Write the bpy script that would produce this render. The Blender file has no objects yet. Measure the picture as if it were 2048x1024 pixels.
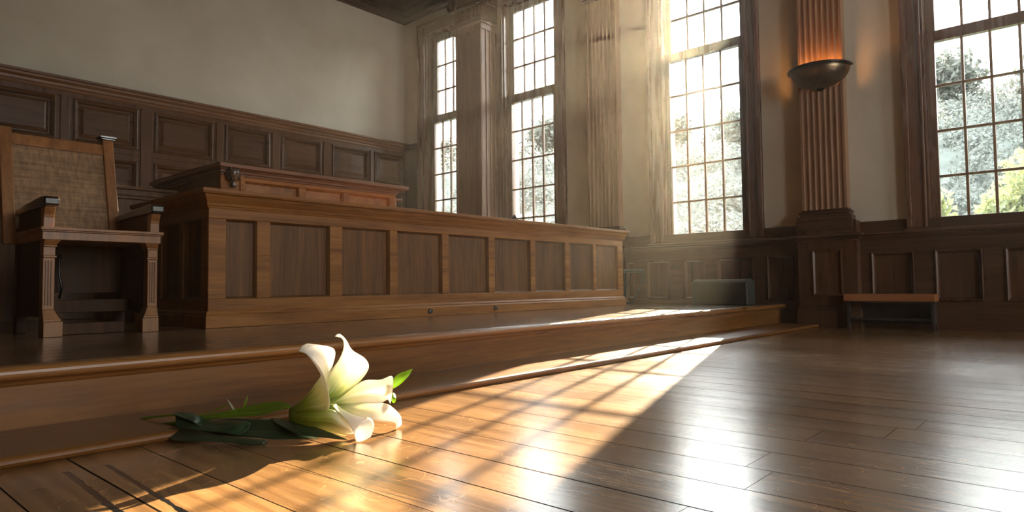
import bpy, bmesh, math, random
from mathutils import Vector, Matrix
random.seed(7)
S = bpy.context.scene
COL = S.collection
# ------------------------------------------------------------------ camera
F_PX = 1305.0
cam_d = bpy.data.cameras.new('camera')
cam_d.sensor_fit = 'HORIZONTAL'; cam_d.sensor_width = 36.0
cam_d.lens = F_PX / 2048.0 * 36.0
cam_d.clip_start = 0.02; cam_d.clip_end = 400
cam = bpy.data.objects.new('camera', cam_d); COL.objects.link(cam)
v1 = Vector((-1474.0, -76.0, -F_PX)).normalized()      # far end of the window wall (world +Y) as the camera sees it
v2 = Vector((1161.0, -46.0, -F_PX)); v2 = (v2 - v1 * v1.dot(v2)).normalized()   # world +X
vz = v2.cross(v1)
if vz.y < 0: vz = -vz
R = Matrix((v2, v1, vz))                                 # camera -> world
cam.matrix_world = Matrix.Translation((0, 0, 0.42)) @ R.to_4x4()
S.camera = cam
# ------------------------------------------------------------------ view, sky, sun
S.view_settings.view_transform = 'Standard'
S.view_settings.look = 'None'
S.view_settings.exposure = 0.27
S.view_settings.gamma = 1.0
S.view_settings.use_curve_mapping = False
cy = S.cycles
cy.use_denoising = True
cy.max_bounces = 9; cy.diffuse_bounces = 5; cy.glossy_bounces = 4
cy.transmission_bounces = 6; cy.transparent_max_bounces = 16; cy.volume_bounces = 1
cy.caustics_reflective = False; cy.caustics_refractive = False
cy.sample_clamp_indirect = 6.0
SKY = 10.5
SUN = 36.0
HAZE = 0.0042
w = bpy.data.worlds.new('sky'); S.world = w; w.use_nodes = True
wn = w.node_tree.nodes; wl = w.node_tree.links; wn.clear()
wo = wn.new('ShaderNodeOutputWorld'); wb = wn.new('ShaderNodeBackground')
tc = wn.new('ShaderNodeTexCoord'); sp = wn.new('ShaderNodeSeparateXYZ'); rp = wn.new('ShaderNodeValToRGB')
wl.new(tc.outputs['Generated'], sp.inputs[0]); wl.new(sp.outputs['Z'], rp.inputs[0])
rp.color_ramp.elements[0].position = 0.0; rp.color_ramp.elements[0].color = (1.0, 0.98, 0.94, 1)
rp.color_ramp.elements[1].position = 0.8; rp.color_ramp.elements[1].color = (0.80, 0.90, 1.0, 1)
wl.new(rp.outputs[0], wb.inputs[0]); wb.inputs[1].default_value = SKY
wl.new(wb.outputs[0], wo.inputs[0])
AZ, TEL = math.radians(18.1), 0.415
sd = Vector((math.cos(AZ), math.sin(AZ), TEL)).normalized()
sl = bpy.data.lights.new('sun', 'SUN'); sl.energy = SUN; sl.angle = math.radians(0.5); sl.color = (1.0, 0.82, 0.58)
so = bpy.data.objects.new('sun', sl); COL.objects.link(so)
so.rotation_euler = sd.to_track_quat('Z', 'Y').to_euler(); so.location = (30, 12, 14)

X0 = 6.646; YB = 8.155; ZC = 5.06; YN = -6.5; XW = -5.5; ZP = 0.208
YBENCH = 3.568

# ------------------------------------------------------------------ helpers
def tag(o, label=None, cat=None, group=None, kind=None):
    if label: o['label'] = label
    if cat: o['category'] = cat
    if group: o['group'] = group
    if kind: o['kind'] = kind
    return o

def empty(name, loc, rz=0, **k):
    o = bpy.data.objects.new(name, None); COL.objects.link(o)
    o.location = loc; o.rotation_euler = (0, 0, rz)
    o.empty_display_size = 0.1
    return tag(o, **k)

def obj(name, bm, m, parent=None, bevel=0, smooth=False, solid=0, sub=0, segs=2):
    bmesh.ops.recalc_face_normals(bm, faces=bm.faces)
    me = bpy.data.meshes.new(name); bm.to_mesh(me); bm.free()
    o = bpy.data.objects.new(name, me); COL.objects.link(o)
    me.materials.append(m)
    if smooth:
        for p in me.polygons: p.use_smooth = True
    if sub:
        q = o.modifiers.new('sub', 'SUBSURF'); q.levels = sub; q.render_levels = sub
    if solid:
        q = o.modifiers.new('solid', 'SOLIDIFY'); q.thickness = solid; q.offset = 0
    if bevel:
        q = o.modifiers.new('bevel', 'BEVEL'); q.width = bevel; q.segments = segs
        q.limit_method = 'ANGLE'; q.angle_limit = math.radians(40)
    if parent: o.parent = parent
    return o

def NB(): return bmesh.new()

def box(bm, x0, x1, y0, y1, z0, z1):
    r = bmesh.ops.create_cube(bm, size=1)
    bmesh.ops.scale(bm, vec=(abs(x1-x0), abs(y1-y0), abs(z1-z0)), verts=r['verts'])
    bmesh.ops.translate(bm, vec=((x0+x1)/2, (y0+y1)/2, (z0+z1)/2), verts=r['verts'])
    return r['verts']

def poly_prism(bm, pts, fn, a0, a1):
    """closed 2D outline pts swept from a0 to a1; fn(p, q, a) -> xyz"""
    v0 = [bm.verts.new(fn(p, q, a0)) for p, q in pts]
    v1_ = [bm.verts.new(fn(p, q, a1)) for p, q in pts]
    n = len(pts)
    for i in range(n):
        bm.faces.new((v0[i], v0[(i+1) % n], v1_[(i+1) % n], v1_[i]))
    bm.faces.new(v0[::-1]); bm.faces.new(v1_)

# surface maps: (u along, w out of the surface, z up)
def m_back(u, w_, z): return (u, YB - w_, z)
def m_win(u, w_, z): return (X0 - w_, u, z)
def mfront(Y):
    return lambda u, w_, z: (u, Y - w_, z)
def mside(X):
    return lambda u, w_, z: (X - w_, u, z)

def mbox(bm, mp, u0, u1, w0, w1, z0, z1):
    a = mp(u0, w0, z0); b = mp(u1, w1, z1)
    return box(bm, min(a[0], b[0]), max(a[0], b[0]), min(a[1], b[1]), max(a[1], b[1]), min(a[2], b[2]), max(a[2], b[2]))

def moulding(bm, mp, prof, u0, u1):
    """prof: (w, z) outline"""
    poly_prism(bm, prof, lambda p, q, a: mp(a, p, q), u0, u1)

def rings(bm, mp, u0, u1, z0, z1, lv):
    """nested rectangles: lv = [(inset, w), ...] joined into one relief, filled in the middle"""
    prev = None
    for ins, w_ in lv:
        c = [(u0+ins, z0+ins), (u1-ins, z0+ins), (u1-ins, z1-ins), (u0+ins, z1-ins)]
        cur = [bm.verts.new(mp(u, w_, z)) for u, z in c]
        if prev:
            for i in range(4):
                bm.faces.new((prev[i], prev[(i+1) % 4], cur[(i+1) % 4], cur[i]))
        prev = cur
    bm.faces.new(prev)

def framing(bm, mp, w0, w1, z0, z1, cells, u0, u1):
    """board with rectangular openings: cells = [(ua, ub, za, zb)] sharing one za/zb row"""
    za = cells[0][2]; zb = cells[0][3]
    mbox(bm, mp, u0, u1, w0, w1, z0, za)
    mbox(bm, mp, u0, u1, w0, w1, zb, z1)
    cur = u0
    for a, b, _, _ in sorted(cells):
        if a - cur > 0.001: mbox(bm, mp, cur, a, w0, w1, za, zb)
        cur = b
    if u1 - cur > 0.001: mbox(bm, mp, cur, u1, w0, w1, za, zb)

def lathe(bm, prof, c, n=32, a0=0, a1=2*math.pi, axis='Z'):
    full = abs(a1 - a0 - 2*math.pi) < 1e-6
    k = n if full else n + 1
    cols = []
    for i in range(k):
        a = a0 + (a1 - a0) * i / n
        col = []
        for r, z in prof:
            if axis == 'Z': p = (c[0] + r*math.cos(a), c[1] + r*math.sin(a), c[2] + z)
            elif axis == 'X': p = (c[0] + z, c[1] + r*math.cos(a), c[2] + r*math.sin(a))
            else: p = (c[0] + r*math.cos(a), c[1] + z, c[2] + r*math.sin(a))
            col.append(bm.verts.new(p))
        cols.append(col)
    for i in range(n):
        A = cols[i]; B = cols[(i+1) % k]
        for j in range(len(prof)-1):
            bm.faces.new((A[j], B[j], B[j+1], A[j+1]))
    bmesh.ops.remove_doubles(bm, verts=[v for c_ in cols for v in c_], dist=1e-5)

def catmull(P, n):
    """resample a list of Vectors with a Catmull-Rom curve, n points per span"""
    P = [Vector(p) for p in P]; out = []
    for i in range(len(P)-1):
        p0 = P[i-1] if i else P[0]*2 - P[1]
        p3 = P[i+2] if i+2 < len(P) else P[-1]*2 - P[-2]
        p1, p2 = P[i], P[i+1]
        for k in range(n):
            t = k/n
            out.append(0.5*((2*p1) + (p2-p0)*t + (2*p0-5*p1+4*p2-p3)*t*t + (3*p1-p0-3*p2+p3)*t**3))
    out.append(P[-1]); return out

def tube(bm, pts, r, n=8, r1=None):
    pts = [Vector(p) for p in pts]; r1 = r if r1 is None else r1
    rgs = []; ref = Vector((0.13, 0.2, 1)).normalized()
    for i, p in enumerate(pts):
        t = (pts[min(i+1, len(pts)-1)] - pts[max(i-1, 0)]).normalized()
        a = t.cross(ref)
        if a.length < 0.05: a = t.cross(Vector((1, 0, 0)))
        a.normalize(); b = t.cross(a)
        rr = r + (r1 - r) * i / max(1, len(pts)-1)
        rgs.append([bm.verts.new(p + a*rr*math.cos(q*2*math.pi/n) + b*rr*math.sin(q*2*math.pi/n)) for q in range(n)])
    for A, B in zip(rgs, rgs[1:]):
        for q in range(n): bm.faces.new((A[q], A[(q+1) % n], B[(q+1) % n], B[q]))
    bm.faces.new(rgs[0][::-1]); bm.faces.new(rgs[-1])

def surf(bm, rows, nu=6, nv=6):
    """smooth sheet through rows of control points"""
    R1 = [catmull(r, nu) for r in rows]
    cols = [catmull([r[j] for r in R1], nv) for j in range(len(R1[0]))]
    uv = bm.loops.layers.uv.new('UVMap')
    V = [[bm.verts.new(p) for p in c] for c in cols]
    nc, nr = len(V), len(V[0])
    for j in range(nc-1):
        for i in range(nr-1):
            f = bm.faces.new((V[j][i], V[j+1][i], V[j+1][i+1], V[j][i+1]))
            for lp, (a, b) in zip(f.loops, ((j, i), (j+1, i), (j+1, i+1), (j, i+1))):
                lp[uv].uv = (a/(nc-1), b/(nr-1))

# ------------------------------------------------------------------ materials
def new_mat(name):
    m = bpy.data.materials.new(name); m.use_nodes = True
    nt = m.node_tree; nt.nodes.clear()
    out = nt.nodes.new('ShaderNodeOutputMaterial'); b = nt.nodes.new('ShaderNodeBsdfPrincipled')
    nt.links.new(b.outputs[0], out.inputs[0])
    return m, nt, b, out

def mixc(nt, f, a, b, mode='MIX'):
    n = nt.nodes.new('ShaderNodeMix'); n.data_type = 'RGBA'; n.blend_type = mode
    for i, v in ((0, f), (6, a), (7, b)):
        if isinstance(v, (int, float)): n.inputs[i].default_value = v
        elif isinstance(v, tuple): n.inputs[i].default_value = (*v, 1)
        else: nt.links.new(v, n.inputs[i])
    return n.outputs[2]

def ramp(nt, src, stops):
    n = nt.nodes.new('ShaderNodeValToRGB'); e = n.color_ramp.elements
    while len(e) < len(stops): e.new(0.5)
    for k, (p, c) in enumerate(stops):
        e[k].position = p; e[k].color = (*c, 1) if isinstance(c, tuple) else (c, c, c, 1)
    nt.links.new(src, n.inputs[0]); return n.outputs[0]

def noise(nt, vec, scale, detail=4, rough=0.55, dist=0.0):
    n = nt.nodes.new('ShaderNodeTexNoise'); n.inputs['Scale'].default_value = scale
    n.inputs['Detail'].default_value = detail; n.inputs['Roughness'].default_value = rough
    n.inputs['Distortion'].default_value = dist
    nt.links.new(vec, n.inputs['Vector']); return n.outputs['Fac']

def maths(nt, op, a, b=None, c=None):
    n = nt.nodes.new('ShaderNodeMath'); n.operation = op
    for i, v in enumerate((a, b, c)):
        if v is None: continue
        if isinstance(v, (int, float)): n.inputs[i].default_value = v
        else: nt.links.new(v, n.inputs[i])
    return n.outputs[0]

def coords(nt, scale=(1, 1, 1), rot=(0, 0, 0)):
    t = nt.nodes.new('ShaderNodeTexCoord'); mp = nt.nodes.new('ShaderNodeMapping')
    mp.inputs['Scale'].default_value = scale; mp.inputs['Rotation'].default_value = rot
    nt.links.new(t.outputs['Object'], mp.inputs[0])
    return mp.outputs[0]

def bump(nt, b, h, strength=0.3, dist=0.01):
    n = nt.nodes.new('ShaderNodeBump'); n.inputs['Strength'].default_value = strength
    n.inputs['Distance'].default_value = dist
    nt.links.new(h, n.inputs['Height']); nt.links.new(n.outputs[0], b.inputs['Normal'])
    return n

def wood(name, dark, light, axis='Z', rough=0.42, spec=0.5, coat=0.0, bumpy=0.12, vary=0.25):
    m, nt, b, _ = new_mat(name)
    k = {'X': (0.9, 14, 14), 'Y': (14, 0.9, 14), 'Z': (14, 14, 0.9)}[axis]
    oi = nt.nodes.new('ShaderNodeObjectInfo')
    v = coords(nt, k)
    add = nt.nodes.new('ShaderNodeVectorMath'); add.operation = 'ADD'
    sc = nt.nodes.new('ShaderNodeVectorMath'); sc.operation = 'SCALE'; sc.inputs[3].default_value = 37.0
    cb = nt.nodes.new('ShaderNodeCombineXYZ')
    for i in range(3): nt.links.new(oi.outputs['Random'], cb.inputs[i])
    nt.links.new(cb.outputs[0], sc.inputs[0]); nt.links.new(v, add.inputs[0]); nt.links.new(sc.outputs[0], add.inputs[1])
    vv = add.outputs[0]
    g1 = noise(nt, vv, 1.1, 6, 0.6, 0.6)
    g2 = noise(nt, vv, 6.0, 3, 0.6)
    v2_ = coords(nt, (1.3, 1.3, 1.3)); big = noise(nt, v2_, 1.4, 3)
    g = maths(nt, 'MULTIPLY_ADD', g2, 0.35, maths(nt, 'MULTIPLY', g1, 0.75))
    c = ramp(nt, g, [(0.37, dark), (0.53, tuple((a+b_)/2 for a, b_ in zip(dark, light))), (0.69, light)])
    c = mixc(nt, maths(nt, 'MULTIPLY', big, 0.40), c, dark)
    hv = nt.nodes.new('ShaderNodeHueSaturation')
    nt.links.new(maths(nt, 'MULTIPLY_ADD', oi.outputs['Random'], vary, 1 - vary/2), hv.inputs['Value'])
    nt.links.new(c, hv.inputs['Color'])
    nt.links.new(hv.outputs[0], b.inputs['Base Color'])
    b.inputs['Specular IOR Level'].default_value = spec
    nt.links.new(maths(nt, 'MULTIPLY_ADD', g1, 0.22, rough - 0.11), b.inputs['Roughness'])
    b.inputs['Coat Weight'].default_value = coat; b.inputs['Coat Roughness'].default_value = 0.25
    bump(nt, b, g, bumpy, 0.004)
    return m

def plain(name, col, rough=0.5, metal=0.0, spec=0.5, nscale=0, namt=0.15):
    m, nt, b, _ = new_mat(name)
    b.inputs['Roughness'].default_value = rough; b.inputs['Metallic'].default_value = metal
    b.inputs['Specular IOR Level'].default_value = spec
    b.inputs['Base Color'].default_value = (*col, 1)
    if nscale:
        n = noise(nt, coords(nt), nscale, 5)
        c = mixc(nt, n, tuple(x*(1-namt) for x in col), tuple(min(1, x*(1+namt)) for x in col))
        nt.links.new(c, b.inputs['Base Color']); bump(nt, b, n, 0.2, 0.002)
    return m

def floor_mat(name, dark, light, along='Y', width=0.165, rough=0.27, cracks=False):
    m, nt, b, _ = new_mat(name)
    t = nt.nodes.new('ShaderNodeTexCoord'); s = nt.nodes.new('ShaderNodeSeparateXYZ')
    nt.links.new(t.outputs['Object'], s.inputs[0])
    across, al = (s.outputs['X'], s.outputs['Y']) if along == 'Y' else (s.outputs['Y'], s.outputs['X'])
    wob = noise(nt, coords(nt, (1, 1, 1)), 0.8, 2)
    ac = maths(nt, 'ADD', across, maths(nt, 'MULTIPLY', maths(nt, 'SUBTRACT', wob, 0.5), 0.006))
    q = maths(nt, 'DIVIDE', ac, width); idx = maths(nt, 'FLOOR', q); fr = maths(nt, 'SUBTRACT', q, idx)
    wn_ = nt.nodes.new('ShaderNodeTexWhiteNoise'); wn_.noise_dimensions = '1D'; nt.links.new(idx, wn_.inputs['W'])
    ln = maths(nt, 'ADD', maths(nt, 'DIVIDE', al, 2.3), maths(nt, 'MULTIPLY', wn_.outputs['Value'], 7.3))
    li = maths(nt, 'FLOOR', ln); lf = maths(nt, 'SUBTRACT', ln, li)
    wn2 = nt.nodes.new('ShaderNodeTexWhiteNoise'); wn2.noise_dimensions = '2D'
    cb = nt.nodes.new('ShaderNodeCombineXYZ'); nt.links.new(idx, cb.inputs[0]); nt.links.new(li, cb.inputs[1])
    nt.links.new(cb.outputs[0], wn2.inputs['Vector'])
    edge = maths(nt, 'MINIMUM', fr, maths(nt, 'SUBTRACT', 1.0, fr))              # 0 at a seam
    wdt = maths(nt, 'MULTIPLY_ADD', maths(nt, 'POWER', wn_.outputs['Value'], 3.0), 0.018, 0.0055)
    seam = maths(nt, 'LESS_THAN', edge, wdt)
    e2 = maths(nt, 'LESS_THAN', maths(nt, 'MINIMUM', lf, maths(nt, 'SUBTRACT', 1.0, lf)), 0.0003)
    seam = maths(nt, 'MAXIMUM', seam, e2)
    k = (26, 1.1, 1) if along == 'Y' else (1.1, 26, 1)
    mp = nt.nodes.new('ShaderNodeMapping'); mp.inputs['Scale'].default_value = k
    off = nt.nodes.new('ShaderNodeVectorMath'); off.operation = 'ADD'
    cb2 = nt.nodes.new('ShaderNodeCombineXYZ')
    nt.links.new(maths(nt, 'MULTIPLY', wn2.outputs['Value'], 9.0), cb2.inputs[0 if along == 'X' else 1])
    nt.links.new(t.outputs['Object'], off.inputs[0]); nt.links.new(cb2.outputs[0], off.inputs[1])
    nt.links.new(off.outputs[0], mp.inputs[0])
    g = noise(nt, mp.outputs[0], 1.0, 7, 0.62, 0.7)
    fine = noise(nt, mp.outputs[0], 7.0, 3, 0.6)
    big = noise(nt, coords(nt), 0.9, 4)
    c = ramp(nt, g, [(0.32, dark), (0.5, tuple((a+b_)*0.5 for a, b_ in zip(dark, light))), (0.72, light)])
    hv = nt.nodes.new('ShaderNodeHueSaturation')
    nt.links.new(maths(nt, 'MULTIPLY_ADD', wn2.outputs['Value'], 0.5, 0.75), hv.inputs['Value'])
    nt.links.new(maths(nt, 'MULTIPLY_ADD', fine, 0.3, 0.85), hv.inputs['Saturation'])
    nt.links.new(c, hv.inputs['Color'])
    # dull worn traffic areas and fine pale scratches
    sv = coords(nt, (3, 3, 3)); vo = nt.nodes.new('ShaderNodeTexVoronoi'); vo.feature = 'DISTANCE_TO_EDGE'
    vo.inputs['Scale'].default_value = 5.0
    dn = nt.nodes.new('ShaderNodeTexNoise'); dn.inputs['Scale'].default_value = 3.0; nt.links.new(sv, dn.inputs['Vector'])
    nt.links.new(mixc(nt, 0.35, sv, dn.outputs['Color']), vo.inputs['Vector'])
    scr = maths(nt, 'MULTIPLY', maths(nt, 'LESS_THAN', vo.outputs['Distance'], 0.008), maths(nt, 'GREATER_THAN', noise(nt, sv, 4.0, 4), 0.55))
    c2 = mixc(nt, maths(nt, 'MULTIPLY', scr, 0.35), hv.outputs[0], tuple(min(1, x*2.2+0.05) for x in light))
    c3 = mixc(nt, maths(nt, 'MULTIPLY', maths(nt, 'GREATER_THAN', noise(nt, sv, 1.1, 5), 0.68), 0.35), c2, tuple(x*0.5 for x in dark))
    c4 = mixc(nt, seam, c3, (0.012, 0.008, 0.006))
    last = c4; crk = None
    if cracks:      # two wide open gaps filled with black dirt near the step
        for xa, ya, xb, yb, wd in ((0.4585, 1.80, 0.44, 1.33, 0.0075), (0.541, 1.79, 0.525, 1.36, 0.0055), (0.86, 0.86, 0.80, 1.53, 0.0010)):
            tt = maths(nt, 'DIVIDE', maths(nt, 'SUBTRACT', s.outputs['Y'], ya), yb - ya)
            xc = maths(nt, 'MULTIPLY_ADD', tt, xb - xa, xa)
            wv = maths(nt, 'MULTIPLY', noise(nt, coords(nt, (8, 8, 8)), 3.0, 4), wd*2)
            inn = maths(nt, 'LESS_THAN', maths(nt, 'ABSOLUTE', maths(nt, 'SUBTRACT', s.outputs['X'], xc)), wv)
            rng = maths(nt, 'MULTIPLY', maths(nt, 'GREATER_THAN', tt, 0.0), maths(nt, 'LESS_THAN', tt, 1.4))
            mk = maths(nt, 'MULTIPLY', inn, rng)
            crk = mk if crk is None else maths(nt, 'MAXIMUM', crk, mk)
        last = mixc(nt, crk, c4, (0.006, 0.007, 0.008))
    nt.links.new(last, b.inputs['Base Color'])
    rr = maths(nt, 'MULTIPLY_ADD', big, 0.20, rough - 0.10)
    rr = maths(nt, 'MULTIPLY_ADD', fine, 0.12, maths(nt, 'SUBTRACT', rr, 0.06))
    rr = maths(nt, 'MAXIMUM', rr, maths(nt, 'MULTIPLY', seam, 0.8))
    nt.links.new(rr, b.inputs['Roughness'])
    nt.links.new(maths(nt, 'MULTIPLY_ADD', seam, -0.5, 0.5), b.inputs['Specular IOR Level'])
    nt.links.new(maths(nt, 'MULTIPLY', maths(nt, 'SUBTRACT', 1.0, seam), maths(nt, 'MULTIPLY_ADD', g, 0.8, 0.35)), b.inputs['Coat Weight'])
    nt.links.new(maths(nt, 'MULTIPLY_ADD', fine, 0.16, maths(nt, 'MULTIPLY_ADD', big, 0.20, 0.06)), b.inputs['Coat Roughness']); b.inputs['Coat IOR'].default_value = 1.55
    h = maths(nt, 'SUBTRACT', maths(nt, 'MULTIPLY_ADD', g, 0.10, maths(nt, 'MULTIPLY', big, 0.25)), maths(nt, 'MULTIPLY', seam, 0.25))
    if crk is not None: h = maths(nt, 'SUBTRACT', h, crk)
    bn = bump(nt, b, h, 0.2, 0.004); nt.links.new(bn.outputs[0], b.inputs['Coat Normal'])
    return m

def plaster_mat():
    m, nt, b, _ = new_mat('plaster')
    a = noise(nt, coords(nt), 1.3, 6, 0.6, 0.4); f_ = noise(nt, coords(nt), 14, 5, 0.6)
    c = mixc(nt, ramp(nt, a, [(0.3, 0.0), (0.7, 1.0)]), (0.55, 0.515, 0.42), (0.65, 0.62, 0.525))
    nt.links.new(c, b.inputs['Base Color']); b.inputs['Roughness'].default_value = 0.75
    b.inputs['Specular IOR Level'].default_value = 0.3
    bump(nt, b, maths(nt, 'MULTIPLY_ADD', f_, 0.3, a), 0.25, 0.012)
    return m

def glass_mat():
    """old pane: thin clear glass with a film of dust and scratches that the sun behind lights up"""
    m, nt, b, out = new_mat('dusty_pane'); nt.nodes.remove(b)
    tr = nt.nodes.new('ShaderNodeBsdfTransparent'); tr.inputs[0].default_value = (0.97, 0.98, 0.96, 1)
    gl = nt.nodes.new('ShaderNodeBsdfGlossy'); gl.inputs['Roughness'].default_value = 0.05
    df = nt.nodes.new('ShaderNodeBsdfTranslucent'); df.inputs[0].default_value = (0.85, 0.87, 0.88, 1)
    v = coords(nt, (1, 1, 1))
    n1 = noise(nt, v, 3.0, 6, 0.7); n2 = noise(nt, v, 38.0, 6, 0.75, 1.2)
    s = nt.nodes.new('ShaderNodeTexCoord'); sp_ = nt.nodes.new('ShaderNodeSeparateXYZ'); nt.links.new(s.outputs['Object'], sp_.inputs[0])
    low = nt.nodes.new('ShaderNodeMapRange'); low.inputs[1].default_value = 2.3; low.inputs[2].default_value = 1.2
    low.inputs[3].default_value = 0.35; low.inputs[4].default_value = 1.0
    nt.links.new(sp_.outputs['Z'], low.inputs[0])
    dirt = maths(nt, 'MULTIPLY', ramp(nt, n2, [(0.42, 0.1), (0.58, 1.0)]), ramp(nt, n1, [(0.3, 0.25), (0.65, 1.0)]))
    dirt = maths(nt, 'MULTIPLY', maths(nt, 'MULTIPLY', dirt, low.outputs[0]), 0.034)
    m1 = nt.nodes.new('ShaderNodeMixShader'); nt.links.new(dirt, m1.inputs[0])
    nt.links.new(tr.outputs[0], m1.inputs[1]); nt.links.new(df.outputs[0], m1.inputs[2])
    fz = nt.nodes.new('ShaderNodeFresnel'); fz.inputs[0].default_value = 1.25
    m2 = nt.nodes.new('ShaderNodeMixShader'); nt.links.new(fz.outputs[0], m2.inputs[0])
    nt.links.new(m1.outputs[0], m2.inputs[1]); nt.links.new(gl.outputs[0], m2.inputs[2])
    nt.links.new(m2.outputs[0], out.inputs[0])
    return m

def cane_mat():
    m, nt, b, _ = new_mat('woven_cane')
    v = coords(nt)
    def wv(ax, sc, ph=0):
        s = nt.nodes.new('ShaderNodeSeparateXYZ'); nt.links.new(v, s.inputs[0])
        return maths(nt, 'SINE', maths(nt, 'MULTIPLY_ADD', s.outputs[ax], sc, ph))
    sx = wv('X', 620); sz = wv('Z', 620)
    h = maths(nt, 'MULTIPLY', sx, sz)
    n = noise(nt, coords(nt, (60, 60, 3)), 1.0, 4); n3 = noise(nt, coords(nt, (3, 60, 60)), 1.0, 4)
    k = maths(nt, 'MULTIPLY_ADD', h, 0.28, maths(nt, 'MULTIPLY_ADD', n, 0.5, maths(nt, 'MULTIPLY', n3, 0.5)))
    c = ramp(nt, k, [(0.25, (0.055, 0.028, 0.012)), (0.5, (0.24, 0.138, 0.068)), (0.8, (0.50, 0.32, 0.18))])
    nt.links.new(c, b.inputs['Base Color']); b.inputs['Roughness'].default_value = 0.6
    bump(nt, b, h, 0.6, 0.0015)
    return m

def petal_mat(nm='petal', sh=0.0):
    m, nt, b, out = new_mat(nm)
    uv = nt.nodes.new('ShaderNodeUVMap'); s = nt.nodes.new('ShaderNodeSeparateXYZ'); nt.links.new(uv.outputs[0], s.inputs[0])
    t = nt.nodes.new('ShaderNodeMapping'); t.inputs['Scale'].default_value = (22, 1.2, 1); nt.links.new(uv.outputs[0], t.inputs[0])
    vein = noise(nt, t.outputs[0], 1.0, 3)
    along = maths(nt, 'ADD', s.outputs['Y'], maths(nt, 'MULTIPLY', maths(nt, 'SUBTRACT', vein, 0.5), 0.30 + sh*3.0))
    c = ramp(nt, along, [(0.0, (0.26, 0.38, 0.04)), (0.14+sh, (0.42, 0.54, 0.10)), (0.29+sh*1.8, (0.86, 0.87, 0.62)), (0.55+sh*1.6, (0.95, 0.94, 0.90))])
    nt.links.new(c, b.inputs['Base Color'])
    b.inputs['Roughness'].default_value = 0.38; b.inputs['Specular IOR Level'].default_value = 0.45
    tl = nt.nodes.new('ShaderNodeBsdfTranslucent'); nt.links.new(c, tl.inputs[0])
    mx = nt.nodes.new('ShaderNodeMixShader'); mx.inputs[0].default_value = 0.42
    nt.links.new(b.outputs[0], mx.inputs[1]); nt.links.new(tl.outputs[0], mx.inputs[2]); nt.links.new(mx.outputs[0], out.inputs[0])
    bump(nt, b, vein, 0.35, 0.002)
    return m

def leaf_mat(name, dark, light, trans=0.25, rough=0.35):
    m, nt, b, out = new_mat(name)
    uv = nt.nodes.new('ShaderNodeUVMap'); t = nt.nodes.new('ShaderNodeMapping'); t.inputs['Scale'].default_value = (26, 1.0, 1)
    nt.links.new(uv.outputs[0], t.inputs[0])
    vein = noise(nt, t.outputs[0], 1.0, 3)
    c = mixc(nt, ramp(nt, vein, [(0.35, 0.0), (0.65, 1.0)]), dark, light)
    nt.links.new(c, b.inputs['Base Color']); b.inputs['Roughness'].default_value = rough
    tl = nt.nodes.new('ShaderNodeBsdfTranslucent'); nt.links.new(mixc(nt, 0.5, c, tuple(min(1, x*1.6) for x in light)), tl.inputs[0])
    mx = nt.nodes.new('ShaderNodeMixShader'); mx.inputs[0].default_value = trans
    nt.links.new(b.outputs[0], mx.inputs[1]); nt.links.new(tl.outputs[0], mx.inputs[2]); nt.links.new(mx.outputs[0], out.inputs[0])
    bump(nt, b, vein, 0.3, 0.002)
    return m

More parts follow.
